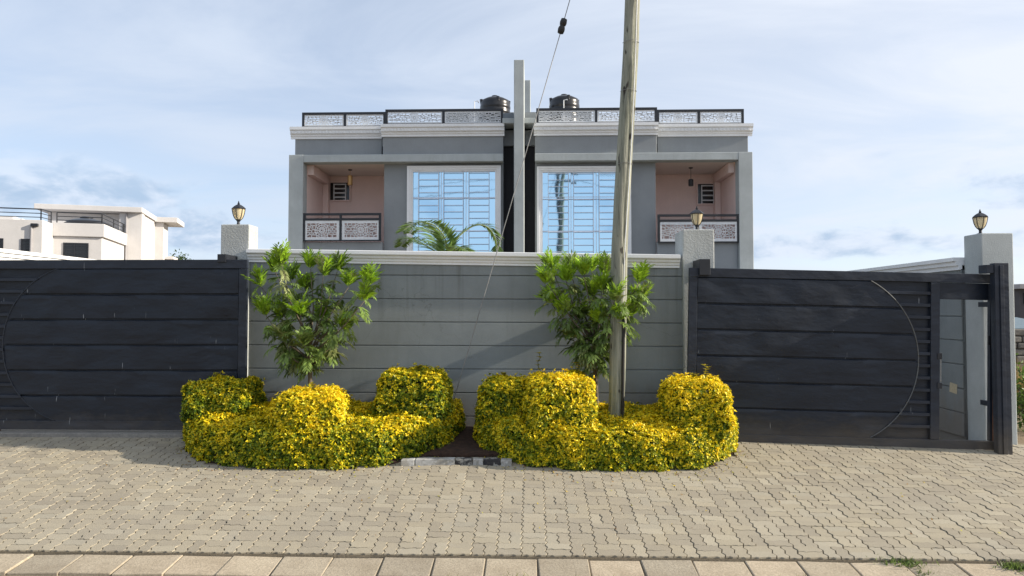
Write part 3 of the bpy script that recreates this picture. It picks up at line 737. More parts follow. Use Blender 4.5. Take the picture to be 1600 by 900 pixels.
def railing(xs_, z0, z1, y, label=None, bar=.075, mid=None, depth_back=None):
    """posts at every x in xs_, lattice between"""
    t = bpy.data.objects.new('railing', None); COL.objects.link(t); t.parent = house; t.location = Vector(((xs_[0] + xs_[-1]) / 2, y, z0)) - house.location
    fr_ = MB(); fr_.box(xs_[0], xs_[-1], y - .03, y + .03, z1 - bar, z1); fr_.box(xs_[0], xs_[-1], y - .029, y + .029, z0, z0 + bar * .55)
    for x in xs_: 
        xx = min(max(x, xs_[0] + bar / 2), xs_[-1] - bar / 2); fr_.box(xx - bar / 2, xx + bar / 2, y - .027, y + .027, z0 + bar * .55, z1 - bar)
    lz1 = z1 - bar
    if mid: fr_.box(xs_[0] + bar, xs_[-1] - bar, y - .026, y + .026, mid - bar, mid); lz1 = mid - bar
    fr_.build('frame', 'black_metal', t)
    for a, b in zip(xs_[:-1], xs_[1:]):
        seedc[0] += 1; mb = MB(); lattice(mb, a + bar * .6, b - bar * .6, z0 + bar * .58, lz1 - .004, y, seedc[0], fw=.07 if mid else .035)
        mb.build('lattice_panel', 'lattice', t)
    return t
for sd in (0, 1):
    Lf = sd == 0
    # the beam that frames the whole half, and the outer column
    xo, xin = (X(450.5), X(473)) if Lf else (X(1177), X(1155))
    xc0, xc1 = (X(596), X(786)) if Lf else (X(1028), X(836))
    xf0, xf1 = (X(460, yside), X(596, yside)) if Lf else (X(1170, yside), X(1028, yside))
    s_ = sorted
    c0, c1 = s_((xo, xin)); hb('column', 'light_grey', c0, c1, HY, HY + .32, -.2, zb1)
    c0, c1 = s_((xin, X(786) if Lf else X(836))); hb('beam', 'light_grey', c0, c1, HY + .004, HY + .32, zb0, zb1 - .003)
    # upper fascias with cornices
    c0, c1 = s_((xf0, xf1)); hb('fascia', 'house_grey', c0, c1, yside, yside + .25, zb1 - .15, Z(199, yside))
    e0, e1 = c0 - (.10 if Lf else 0), c1 + (0 if Lf else .10)
    zt_ = Z(197.5, yside) ; MB().extrude([(a * 1.2, b * 1.0 - .30) for a, b in CORN], (e0, yside, zt_), (e1, yside, zt_)).build('cornice', 'trim_white', house)
    c0, c1 = s_((xc0, xc1)); hb('fascia', 'house_grey', c0, c1, ycen, yside + .26, zb1 - .002, Z(196, ycen))
    zt2 = Z(194.5, ycen); MB().extrude([(a * 1.25, b * 1.0 - .30) for a, b in CORN], (c0 - .03, ycen, zt2), (c1 + .03, ycen, zt2)).build('cornice', 'trim_white', house)
    # dentils of the cornice, real relief too small to pick apart singly
    dn = MB()
    for (u0, u1, yy, zz) in ((e0, e1, yside, zt_), (c0, c1, ycen, zt2)):
        k = u0 + .05
        while k < u1 - .05: dn.box(k, k + .045, yy - .125, yy - .06, zz - .172, zz - .112); k += .09
    dn.build('dentils', 'trim_white', house, kind='stuff')
    # bay wall
    c0, c1 = s_((xc0, xc1)); hb('bay_wall', 'house_grey', c0, c1, 18.30, 20.2, -.2, zb0 + .1)
    # rear body and roof slab
    r0, r1 = s_((xf0, X(803) if Lf else X(819))); hb('rear_body', 'house_grey', r0, r1, 20.0, 27, -.2, zb1 + .3)
    hb('roof_slab', 'house_grey', r0 + .01, r1 - .01, yside + .02, 26.9, zb1 + .301, Z(203, yside))
    # balcony: floor slab, parapet, pink lining, ceiling
    i0, i1 = s_((xin, xc0))
    hb('balcony_floor', 'light_grey', i0, i1, 18.34, 20.0, Z(392) - .35, Z(392) - .2)
    hb('parapet', 'house_grey', i0 + .002, i1 - .002, 18.12, 18.30, -.2, Z(377.5, 18.12))
    hb('balcony_wall', 'pink', i0, i1, 19.93, 19.998, Z(392) - .2, zb0 + .001, bev=0)
    q0, q1 = (xo + .02, xin - .004) if Lf else (xin + .004, xo - .02)
    q0, q1 = s_((q0, q1)); hb('outer_wall', 'pink', q0, q1, 18.33, 20.0, -.2, zb0 + .002, bev=0)
    xx = xin if Lf else xin; e = .06 if Lf else -.06
    a0, a1 = s_((xin - .003, xin + (.16 if Lf else -.16))); hb('ring_beam', 'pink', a0, a1, 18.36, 19.929, zb0 - .26, zb0 - .002, bev=.01)
    a0, a1 = s_((xin - .003, xin + (.16 if Lf else -.16))); hb('corner_column', 'pink', a0, a1, 19.70, 19.929, Z(392), zb0 - .262, bev=.01)
    a0, a1 = s_((xc0 + (-.004 if Lf else .004), xc0 + (-.012 if Lf else .012))); hb('inner_wall', 'pink', a0, a1, 18.36, 19.929, Z(392), zb0, bev=0)
    hb('balcony_ceiling', 'ceiling', i0 - .05, i1, 18.325, 19.95, zb0 + .004, zb0 + .1, bev=0)
    railing([X(474, 18.06), X(532.5, 18.06), X(595.5, 18.06)] if Lf else [X(1027.5, 18.06), X(1090, 18.06), X(1154.5, 18.06)],
            Z(376 if Lf else 380, 18.06), Z(332 if Lf else 336, 18.06), 18.06, bar=.055, mid=Z(340 if Lf else 344, 18.06))
    # roof railings
    railing([X(471, yside), X(538, yside), X(602, yside)] if Lf else [X(1027, yside), X(1093, yside), X(1163.5, yside)], Z(197, yside), Z(173.5, yside), yside + .0, bar=.06)
    railing([X(601.5, ycen), X(692.5, ycen), X(786, ycen)] if Lf else [X(838, ycen), X(932, ycen), X(1027.5, ycen)], Z(194, ycen) + .003, Z(169.8, ycen), ycen + .0, bar=.06)
    # dark recess beside the fin
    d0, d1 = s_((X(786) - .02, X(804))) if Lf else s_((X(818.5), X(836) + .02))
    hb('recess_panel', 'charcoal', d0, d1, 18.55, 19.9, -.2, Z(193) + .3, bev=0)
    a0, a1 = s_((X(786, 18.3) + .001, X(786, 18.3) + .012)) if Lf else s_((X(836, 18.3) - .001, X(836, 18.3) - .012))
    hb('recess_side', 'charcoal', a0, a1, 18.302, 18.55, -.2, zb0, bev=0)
    # parapet behind the tanks
    d0, d1 = s_((X(690, 21.5), X(803, 21.5))) if Lf else s_((X(819, 21.5), X(925, 21.5)))
    hb('roof_parapet', 'house_grey', d0, d1, 21.5, 21.7, Z(203, yside) - .05, PZ(175, 21.5))
    # the big mirrored window with its frame and burglar grille
    w0, w1 = (X(636, 18.2), X(782.5, 18.2)) if Lf else (X(839, 18.2), X(986, 18.2))
    wt = Z(258.5 if Lf else 260.5, 18.2); wb = Z(402, 18.2)
    win = bpy.data.objects.new('window', None); COL.objects.link(win); win.parent = house; win.location = Vector(((w0 + w1) / 2, 18.3, wb)) - house.location
    fm = MB()
    for o_, y0_, y1_ in ((0, 18.17, 18.299), (.05, 18.19, 18.298), (.095, 18.215, 18.297)):
        wd = .052
        fm.box(w0 + o_, w0 + o_ + wd, y0_, y1_, wb, wt - o_); fm.box(w1 - o_ - wd, w1 - o_, y0_, y1_, wb, wt - o_)
        fm.box(w0 + o_ + wd, w1 - o_ - wd, y0_ + .001, y1_, wt - o_ - wd, wt - o_)
    fm.build('frame', 'trim_white', win)
    gx = lambda x: (X(x, 18.22) if Lf else w0 + (X(x, 18.22) - X(636, 18.2)))
    cols = [gx(645), gx(689), gx(728), gx(774)]; rws = [Z(403, 18.24), Z(361, 18.24), Z(308, 18.24), wt - .13]
    for i in range(3):
        for j in range(3):
            r = random.Random(i * 7 + j + 40 * sd); a0, a1, b0, b1 = cols[i] + .002, cols[i + 1] - .002, rws[j] + .002, rws[j + 1] - .002
            tx, tz = r.uniform(-.004, .004), r.uniform(-.003, .003); hw, hh = (a1 - a0) / 2, (b1 - b0) / 2
            def yy(x, z): return 18.262 + (x - (a0 + a1) / 2) * tx + (z - (b0 + b1) / 2) * tz
            cs = [(a0, b0), (a1, b0), (a1, b1), (a0, b1)]
            MB().hexa([(x, yy(x, z) + d, z) for d in (0, .006) for x, z in ((a0, b0), (a1, b0), (a1, b1), (a0, b1))]).build('pane', 'mirror', win)
    gr = MB(); gw = .0115
    for x in cols[1:3]: gr.box(x - .006, x + .006, 18.250, 18.268, wb, wt - .13)
    for z in rws[1:3]: gr.box(cols[0], cols[3], 18.251, 18.2675, z - .006, z + .006)
    lad = [(653.7, 685.2), (693.1, 723.5), (732.5, 764)]
    for a_, b_ in lad:
        for x in (a_, b_): gr.box(gx(x) - gw / 2, gx(x) + gw / 2, 18.195, 18.210, wb, wt - .10)
        z = wt - .18; k = 0
        while z > wb:
            gr.box(gx(a_) + gw / 2, gx(b_) - gw / 2, 18.196, 18.209, z - gw / 2, z + gw / 2); z -= .168; k += 1
    z = wt - .18 - .168 * 4
    for za in (wt - .18 - .168 * 4 + .012, wt - .18 - .168 * 9 + .012): gr.box(cols[0], cols[3], 18.212, 18.222, za - gw / 2, za + gw / 2)
    gr.build('grille', 'grille', win)
    # the small barred window at the back of the balcony
    s0, s1, t0, t1 = (516, 546.5, 284, 311.5) if Lf else (1090, 1121, 289, 319.5)
    s0, s1, t1_, t0_ = PX(s0, 19.9, 300), PX(s1, 19.9, 300), PZ(t0, 19.9), PZ(t1, 19.9)
    w2 = bpy.data.objects.new('window', None); COL.objects.link(w2); w2.parent = house; w2.location = Vector(((s0 + s1) / 2, 19.93, t0_)) - house.location
    f2 = MB(); b_ = .035
    f2.box(s0 - b_, s1 + b_, 19.86, 19.929, t1_, t1_ + b_); f2.box(s0 - b_, s1 + b_, 19.86, 19.929, t0_ - b_, t0_)
    f2.box(s0 - b_, s0, 19.86, 19.9285, t0_, t1_); f2.box(s1, s1 + b_, 19.86, 19.9285, t0_, t1_)
    f2.build('frame', 'pink', w2)
    MB().box(s0, s1, 19.905, 19.9275, t0_, t1_).build('pane', 'dark_glass', w2)
    g2 = MB(); u0, u1 = s0 + (s1 - s0) * .2, s0 + (s1 - s0) * .8
    for x in (u0, u1): g2.box(x - .016, x + .016, 19.875, 19.89, t0_, t1_ - .03)
    for k in range(4): zz = t1_ - .05 - k * (t1_ - t0_ - .06) / 3.6; g2.box(u0 + .016, u1 - .016, 19.876, 19.889, zz - .018, zz + .018)
    g2.build('grille', 'white_metal', w2)
    # pendant light
    lx = PX(547, 19.0, 280) if Lf else PX(1079.5, 19.0, 280); zc = zb0 + .004
    pd = thing('pendant_light', 'small brass pendant lamp hanging in the left balcony' if Lf else 'small black pendant lamp hanging in the right balcony', 'lamp', (lx, 19.0, zc))
    mt = 'brass' if Lf else 'black_metal'
    zl1, zl0 = PZ(272 if Lf else 281, 19.0), PZ(288 if Lf else 292, 19.0)
    MB().lathe((lx, 19.0, zc - .03), [(.06, .03), (.055, .01), (.02, 0)], 14).build('rose', 'black_metal', pd, smooth='auto')
    MB().tube([(lx, 19.0, zc - .03), (lx, 19.0, zl1)], .006, 6).build('rod', mt, pd)
    MB().lathe((lx, 19.0, zl0), [(.06, 0), (.068, .02), (.068, zl1 - zl0 - .02), (.03, zl1 - zl0)], 14).build('shade', mt, pd, smooth='auto')
# middle fins and the slab between
fy = 17.65
hb('fin', 'light_grey', X(803, fy), X(819, fy), fy, 19.0, -.2, PZ(93, fy), bev=.015)
hb('rear_fin', 'light_grey', PX(811, 21.8), PX(829, 21.8), 21.8, 23.4, 4.0, PZ(125, 21.8), bev=.015)
hb('link_slab', 'light_grey', X(785, 17.95), X(803, fy) - .001, 17.95, 18.9, Z(192.5, 17.95), Z(184, 17.95))
hb('link_slab', 'light_grey', X(819, fy) + .001, X(838, 17.95), 17.95, 18.9, Z(192.5, 17.95), Z(184, 17.95))
hb('link_parapet', 'house_grey', X(785, 18.9), X(838, 18.9), 19.01, 19.2, Z(192, 19), Z(176, 19))
# solar panel frames low on the roof
def tank(x0, x1, ytop, ycap, label):
    Y = 20.4; a, b = PX(x0, Y, 160), PX(x1, Y, 160); r = (b - a) / 2; cx = (a + b) / 2
    zt, zc, z0 = PZ(ytop, Y), PZ(ycap, Y), Z(203, yside) + .002
    t = thing('water_tank', label, 'tank', (cx, Y, z0), 'water tanks on the roof')
    h = zt - z0; prof = [(r * .97, 0), (r, .03)]; k = 0
    while .06 + k * .16 < h - .22: z = .06 + k * .16; prof += [(r, z), (r * .975, z + .03), (r * .975, z + .07), (r, z + .10)]; k += 1
    prof += [(r, h - .14), (r * .975, h - .12), (r * .985, h - .06), (r * .93, h + .02), (r * .6, h + .10), (r * .22, h + .13)]
    MB().lathe((cx, Y, z0), prof, 40).build('body', 'tank', t, smooth=True)
    MB().lathe((cx - r * .02, Y - .02, zt + .10), [(r * .26, 0), (r * .26, zc - zt - .10), (r * .2, zc - zt - .06)], 20).build('lid', 'tank', t, smooth='auto')
    for k in range(4):
        u = k * math.pi / 2 + .25; MB().tube([(cx + r * .9 * math.cos(u), Y + r * .9 * math.sin(u), zt - .06), (cx + r * .93 * math.cos(u), Y + r * .93 * math.sin(u), zt + .06)], .045, 8).build('lug', 'tank', t)
    px = a - .12 if x0 < 800 else cx - .04
    MB().tube([(px, Y - r - .06, z0), (px, Y - r - .06, zt - .12), (px + .1, Y - r - .05, zt - .1), (px + .1, Y - r + .12, zt - .1)], .014, 6).build('pipe', 'white_metal', t)
tank(750, 797.5, 159.5, 152, 'black plastic water tank on the roof left of the fin')
tank(858, 905.5, 158.5, 151, 'black plastic water tank on the roof right of the fin')
# dark panel lying on each roof, seen through the lattice
for xa, xb, lb in ((575, 650, 'dark solar panel lying on the left roof behind the railing'), (1000, 1080, 'dark solar panel lying on the right roof behind the railing')):
    Y = 19.6; a, b = PX(xa, Y, 190), PX(xb, Y, 190); z0 = Z(203, yside) + .003; zz = PZ(186, Y)
    t = thing('solar_panel', lb, 'solar panel', ((a + b) / 2, Y, z0), 'solar panels on the roof')
    MB().hexa([(a, Y, z0 + .12), (b, Y, z0 + .12), (b, Y + .9, zz - .05), (a, Y + .9, zz - .05), (a, Y, z0 + .16), (b, Y, z0 + .16), (b, Y + .9, zz), (a, Y + .9, zz)]).build('sheet', 'dark_glass', t)
    for xx in (a + .05, b - .05):
        MB().bar((xx, Y + .85, z0), (xx, Y + .85, zz - .05), .03, .03).build('leg', 'black_metal', t); MB().bar((xx, Y + .04, z0), (xx, Y + .04, z0 + .12), .03, .03).build('leg', 'black_metal', t)

# ================================================================ WHITE HOUSE TO THE LEFT
RA = R(18); O0 = P(162, 400, 28.0); EA, DA = Vector((math.cos(RA), math.sin(RA))), Vector((-math.sin(RA), math.cos(RA)))
wh = thing('white_house', 'pale pinkish white flat roofed house with roof railings behind the left gate', 'house', (O0.x, O0.y, -.2), None, (0, 0, RA))
def loc_b(x, y, b):   # on the plane b = const -> (a, z)
    r = ray(x, y); o = Vector((O0.x, O0.y)); d2 = Vector((r.x, r.y))
    t = (o.dot(DA) + b) / d2.dot(DA); p = d2 * t - o
    return p.dot(EA), EYE + r.z * t + .2
def loc_a(x, y, a):   # on the plane a = const -> (b, z)
    r = ray(x, y); o = Vector((O0.x, O0.y)); d2 = Vector((r.x, r.y))
    t = (o.dot(EA) + a) / d2.dot(EA); p = d2 * t - o
    return p.dot(DA), EYE + r.z * t + .2
def wb_(nm, mat, *a, bev=.015): return MB().box(*a).build(nm, mat, wh, local=True, bevel=bev)
a_bay, _ = loc_b(82, 370, 0); bb, _ = loc_a(198, 380, 0)
zbp = loc_b(162, 350, 0)[1]; zbm = loc_b(162, 370.5, 0)[1]
wb_('bay', 'far_white', a_bay - .3, -.10, .10, bb, 0, zbm)
wb_('parapet', 'far_white', a_bay + .002, 0, 0, bb + .1, zbm + .001, zbp)
b1, _ = loc_a(66, 370, a_bay); zlb = loc_b(40, 343, b1)[1]
wb_('left_wing', 'far_white', a_bay - 9, a_bay, b1, 9, 0, zlb)
B2 = max(3.6, bb + .1); aR, _ = loc_b(222, 340, B2); zr1 = loc_b(222, 325, B2)[1]; zr0 = loc_b(222, 333, B2)[1]
aP, _ = loc_b(186, 350, B2); aL, _ = loc_b(56, 322, B2)
wb_('rear_block', 'far_white', aL + .3, aR - .05, B2 + .55, B2 + 5.5, 0, zr0 - .02)
wb_('corner_pier', 'far_white', aP, aR - .002, B2 + .02, B2 + .549, 0, zr0)
wb_('roof_slab', 'far_white', aL, aR + .04, B2 - .25, B2 + 6, zr0 + .001, zr1)
bq, _ = loc_a(246, 370, aR); bq = min(bq, B2 + 12)
wb_('side_wing', 'far_white', aR - 1.0, aR + .35, B2 + 3.2, bq + .8, 0, zr0 - .05)
ac, zc = loc_b(266, 352, bq); 
wb_('canopy', 'far_white', aR - .6, aR + 1.0, B2 + 3.0, bq + 1.6, zr0 - .04, zr1 - .02)
wb_('ledge', 'far_white', aR - .1, aR + .75, B2 + 3.6, B2 + 5, loc_b(225, 396, B2)[1], loc_b(225, 391, B2)[1])
def wwin(x0, x1, y0, y1, b):
    a0, z1 = loc_b(x0, y0, b); a1, z0 = loc_b(x1, y1, b)
    w = MB(); f = .05
    w.box(a0, a1, b - .03, b + .03, z0, z0 + f); w.box(a0, a1, b - .03, b + .03, z1 - f, z1)
    w.box(a0, a0 + f, b - .029, b + .029, z0 + f, z1 - f); w.box(a1 - f, a1, b - .029, b + .029, z0 + f, z1 - f)
    k = a0 + .4
    while k < a1 - .2: w.box(k - .02, k + .02, b - .028, b + .028, z0 + f, z1 - f); k += .42
    o = w.build('window', 'black_metal', wh, local=True)
    p = MB().box(a0 + .02, a1 - .02, b - .012, b + .02, z0 + .02, z1 - .02).build('pane', 'dark_glass', o, local=True)
    p2 = MB()
    for j in range(5): zz = z0 + (z1 - z0) * (j + .6) / 5.4; p2.box(a0 + f, a1 - f, b - .024, b - .013, zz - .012, zz + .012)
    p2.build('bars', 'black_metal', o, local=True)
wwin(99, 138, 379, 412, .10); wwin(33, 48.5, 373, 397, b1); wwin(-12, 5, 372, 396, b1)
def wrail(pts):
    r = MB()
    for p, q in zip(pts[:-1], pts[1:]):
        p, q = Vector(p), Vector(q)
        for h in (.12, .27, .43): r.tube([p + Vector((0, 0, h)), q + Vector((0, 0, h))], .024 if h == .43 else .016, 5)
        n = max(1, int((q - p).length / 1.6))
        for k in range(n + 1): c = p.lerp(q, k / n); r.tube([c, c + Vector((0, 0, .43))], .024, 5)
    r.build('roof_railing', 'black_metal', wh, local=True)
hsc = (loc_b(162, 341.5, 0)[1] - zbp)
wrail([(a_bay - 8.5, b1 + .15, zlb), (a_bay - .1, b1 + .15, zlb), (a_bay - .1, .15, zbp)])
wrail([(a_bay + .1, .15, zbp), (-.12, .15, zbp), (-.12, bb, zbp), (-.12, B2 - .3, zbp)])
MB().tube([(aP + .3, B2 - .03, 0), (aP + .3, B2 - .03, zr0 - .05)], .05, 8).build('downpipe', 'far_grey', wh, local=True)
MB().tube([(a_bay - .35, b1 - .05, 0), (a_bay - .35, b1 - .05, zlb - .2)], .045, 8).build('downpipe', 'far_grey', wh, local=True)
qa, qz = loc_b(55, 352, b1); wb_('wall_light', 'black_metal', qa - .12, qa + .12, b1 - .14, b1 - .002, qz - .05, qz + .06)
at, zt = loc_b(135, 348, 1.9); rt = .95
tk = thing('water_tank', 'low black water tank on the terrace of the white house', 'tank', Vector((O0.x, O0.y, 0)) + Vector(((EA * at + DA * 1.9).x, (EA * at + DA * 1.9).y, zbp - .55 )), 'water tanks on the roof')
MB().lathe((0, 0, 0), [(rt, 0), (rt, .2), (rt * .97, .25), (rt, .3), (rt, .5), (rt * .9, .58), (rt * .5, .72), (.2, .75)], 30).build('body', 'tank', tk, local=True, smooth=True)
MB().lathe((0, 0, .74), [(.25, 0), (.25, .08), (.2, .1)], 16).build('lid', 'tank', tk, local=True, smooth='auto')
for (xx, yy, bz) in ((95, 345, 1.2), (5, 337, 1.0), (20, 341, 2.0)):
    aa_, zz_ = loc_b(xx, yy, bz)
    wb_('roof_unit', 'far_white', aa_ - .35, aa_ + .35, bz, bz + .7, zbp - .4, zz_)

# ================================================================ FOLIAGE HELPERS
def leaf_mesh(name, verts, quads, cols, mat, parent, **props):
    """quads: (n,4) corners as flat array of vertices n*4"""
    nq = len(verts) // 4
    me = bpy.data.meshes.new(name)
    me.vertices.add(nq * 4); me.vertices.foreach_set('co', (verts - np.array(world_loc(parent))).astype(np.float32).ravel())
    me.loops.add(nq * 4); me.loops.foreach_set('vertex_index', np.arange(nq * 4, dtype=np.int32))
    me.polygons.add(nq); me.polygons.foreach_set('loop_start', np.arange(0, nq * 4, 4, dtype=np.int32))
    try: me.polygons.foreach_set('loop_total', np.full(nq, 4, dtype=np.int32))
    except Exception: pass
    me.update(calc_edges=True); me.validate()
    at_ = me.attributes.new('leaf_colour', 'FLOAT_COLOR', 'POINT')
    c4 = np.ones((nq * 4, 4), np.float32); c4[:, :3] = np.repeat(cols, 4, axis=0)
    at_.data.foreach_set('color', c4.ravel())
    me.materials.append(M[mat]); o = bpy.data.objects.new(name, me); COL.objects.link(o); o.parent = parent
    for k, v in props.items(): o[k] = v
    return o
def norm(v): return v / (np.linalg.norm(v, axis=-1, keepdims=True) + 1e-9)
def leaves_from(base, axis, side, L, Wd, fold=.25):
    """folded diamond leaves: base, tip and two side corners"""
    up = np.cross(side, axis); L = L[:, None]; Wd = Wd[:, None]
    b = base; t = base + axis * L - up * L * .12
    m = base + axis * L * .45
    l = m + side * Wd * .5 + up * Wd * fold; r = m - side * Wd * .5 + up * Wd * fold
    return np.stack([b, r, t, l], axis=1).reshape(-1, 3)
GZV = np.vectorize(gz)
def lump(p, k=0):
    x, y, z = p[:, 0], p[:, 1], p[:, 2]
    return .028 * (np.sin(9 * x + 2.1 * k + 3 * y) * np.sin(8 * y + 1.3 * k) + .8 * np.sin(15 * x - 7 * z + k) * np.sin(13 * z + 5 * y)) 
def hedge(label, bed, bumps, seed, sprouts, n_low, n_bump, tints=(0, 0, 0, 0)):
    r = np.random.default_rng(seed)
    cx = sum(p[0] for p in bed) / len(bed); cy = sum(p[1] for p in bed) / len(bed)
    t = thing('clipped_hedge', label, 'hedge', (cx, cy, gz(cx, cy)), 'golden clipped hedges')
    HL = .385
    def sd_low(p):
        d2 = sd_poly(p[:, 0], p[:, 1], bed) + .035; zz = p[:, 2] - GZV(p[:, 0], p[:, 1]); q = .10
        wx = d2 + q; wz_ = np.abs(zz - HL / 2 + .1) - (HL / 2 + .1) + q
        return np.hypot(np.maximum(wx, 0), np.maximum(wz_, 0)) + np.minimum(np.maximum(wx, wz_), 0) - q + lump(p)
    def sd_b(p, b):
        bx, by, rx, ry, z0, z1 = b; e = 3.6
        k = (np.abs((p[:, 0] - bx) / rx) ** e + np.abs((p[:, 1] - by) / ry) ** e) ** (1 / e)
        d2 = (k - 1) * min(rx, ry) - .05 * np.sin(np.clip((p[:, 2] - z0) / (z1 - z0), 0, 1) * 3.0) + .02; q = .085
        wx = d2 + q; wz_ = np.abs(p[:, 2] - (z0 + z1) / 2) - (z1 - z0) / 2 + q
        return np.hypot(np.maximum(wx, 0), np.maximum(wz_, 0)) + np.minimum(np.maximum(wx, wz_), 0) - q + lump(p, 3)
    fns = [sd_low] + [lambda p, b=b: sd_b(p, b) for b in bumps]
    boxes = [((min(p[0] for p in bed) - .1, max(p[0] for p in bed) + .1), (min(p[1] for p in bed) - .1, 8.95), (-.25, .55))]
    boxes += [((b[0] - b[2] - .1, b[0] + b[2] + .1), (b[1] - b[3] - .1, min(8.93, b[1] + b[3] + .1)), (b[4] - .1, b[5] + .1)) for b in bumps]
    for idx, (fn, bx) in enumerate(zip(fns, boxes)):
        want = n_low if idx == 0 else n_bump; P_, N_, D_ = [], [], []; got = 0
        while got < want:
            p = np.column_stack([r.uniform(*bx[k], 60000) for k in range(3)]); d = fn(p)
            m = (d > -.055) & (d < .016); p, d = p[m], d[m]
            for f2 in fns:
                if f2 is not fn: k = f2(p) > -.05; p, d = p[k], d[k]
            k = p[:, 2] > GZV(p[:, 0], p[:, 1]) + .01; p, d = p[k], d[k]
            e = .01
            n_ = np.column_stack([fn(p + np.eye(3)[a] * e) - fn(p - np.eye(3)[a] * e) for a in range(3)])
            P_.append(p); N_.append(norm(n_)); D_.append(d); got += len(p)
        p, nn, d = np.vstack(P_)[:want], np.vstack(N_)[:want], np.concatenate(D_)[:want]
        ax = norm(nn * 1.0 + np.array((0, 0, .40)) + r.normal(0, .30, p.shape))
        wild = (nn[:, 2] > .3) & (r.random(len(p)) < .05)          # shoots the shears missed
        p = p + np.where(wild, r.uniform(.01, .055, len(p)), 0)[:, None] * ax
        nl = 6; pr = np.repeat(p, nl, 0); axr = np.repeat(ax, nl, 0)
        tn = norm(np.cross(axr, r.normal(0, 1, pr.shape))); spread = r.uniform(.55, 1.45, (len(pr), 1))
        la = norm(axr * np.cos(spread) + tn * np.sin(spread)); sd = norm(np.cross(la, axr + r.normal(0, .25, pr.shape)))
        L = r.uniform(.017, .041, len(pr)) ; v = leaves_from(pr + la * .003, la, sd, L, L * r.uniform(.42, .58, len(pr)))
        # new shoots are golden, older leaves green
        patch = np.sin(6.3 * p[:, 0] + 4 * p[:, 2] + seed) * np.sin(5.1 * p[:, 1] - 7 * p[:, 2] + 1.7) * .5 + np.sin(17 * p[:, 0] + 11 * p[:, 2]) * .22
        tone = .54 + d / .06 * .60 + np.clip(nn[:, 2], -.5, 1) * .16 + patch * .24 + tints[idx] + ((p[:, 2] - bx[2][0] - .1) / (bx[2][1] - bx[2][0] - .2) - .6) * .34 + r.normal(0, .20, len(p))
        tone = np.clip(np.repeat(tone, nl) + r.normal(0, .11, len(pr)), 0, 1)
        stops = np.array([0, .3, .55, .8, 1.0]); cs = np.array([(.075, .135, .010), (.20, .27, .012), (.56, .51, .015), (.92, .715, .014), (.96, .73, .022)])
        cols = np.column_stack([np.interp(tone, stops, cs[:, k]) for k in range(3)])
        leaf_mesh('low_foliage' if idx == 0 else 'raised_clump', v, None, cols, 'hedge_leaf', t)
    # twiggy heart of the hedge
    core = MB(); n = len(bed); c2 = np.array(bed).mean(0)
    ins = [tuple(c2 + (np.array(q) - c2) * np.maximum(.3, 1 - .13 / (np.linalg.norm(np.array(q) - c2) + .01))) for q in bed]
    core.add([(x, y, gz(x, y) - .03) for x, y in ins] + [(x, y, gz(x, y) + HL - .10) for x, y in ins], [tuple(range(n)), tuple(range(n, 2 * n))] + [(i, (i + 1) % n, n + (i + 1) % n, n + i) for i in range(n)])
    for b in bumps: core.lathe((b[0], b[1], 0), [((min(b[2], b[3]) - .09) * k, z) for k, z in ((1, b[4]), (1.0, b[5] - .2), (.8, b[5] - .09))], 14)
    core.build('twigs', 'twig', t)
    # a few unclipped shoots
    for (x, y, Y, h) in sprouts:
        b = P(x, y, Y); pts = [b + Vector((r.normal(0, .003) * k, r.normal(0, .003) * k, h * k / 6)) for k in range(7)]
        o = MB().tube(pts, .004, 5).build('shoot', 'twig', t)
        bb_, ax_, sd_ = [], [], []
        for k in range(1, 7):
            for q in range(4):
                u = q * 1.57 + k; dr = Vector((math.cos(u), math.sin(u), .5)).normalized(); bb_.append(pts[k]); ax_.append(dr); sd_.append(dr.cross(Vector((0, 0, 1))).normalized())
        n_ = len(bb_); L = r.uniform(.035, .055, n_)
        v = leaves_from(np.array(bb_), np.array(ax_), np.array(sd_), L, L * .5)
        leaf_mesh('shoot_leaves', v, None, np.tile((.42, .36, .03), (n_, 1)), 'hedge_leaf', o)
    return t
def bump_at(x0, x1, ytop, Y, ry=None, zb=.05):
    a, b = P(x0, ytop, Y), P(x1, ytop, Y); rx = (b.x - a.x) / 2 - .07
    return ((a.x + b.x) / 2, Y, rx, ry or rx * .92, zb, a.z - .045)
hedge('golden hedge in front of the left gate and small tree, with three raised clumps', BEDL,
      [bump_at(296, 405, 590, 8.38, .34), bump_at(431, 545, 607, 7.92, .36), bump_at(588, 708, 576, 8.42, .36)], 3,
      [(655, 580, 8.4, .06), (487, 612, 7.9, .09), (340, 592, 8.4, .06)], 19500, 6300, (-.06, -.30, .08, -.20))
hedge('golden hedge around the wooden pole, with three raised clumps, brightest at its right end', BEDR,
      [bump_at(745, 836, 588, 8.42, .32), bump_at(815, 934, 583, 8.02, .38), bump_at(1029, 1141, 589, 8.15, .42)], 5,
      [(842, 590, 8.4, .28), (903, 590, 8.2, .16), (1103, 592, 8.2, .15), (787, 590, 8.45, .05), (1085, 592, 8.1, .05)], 21500, 6300, (0, -.16, .03, .08))

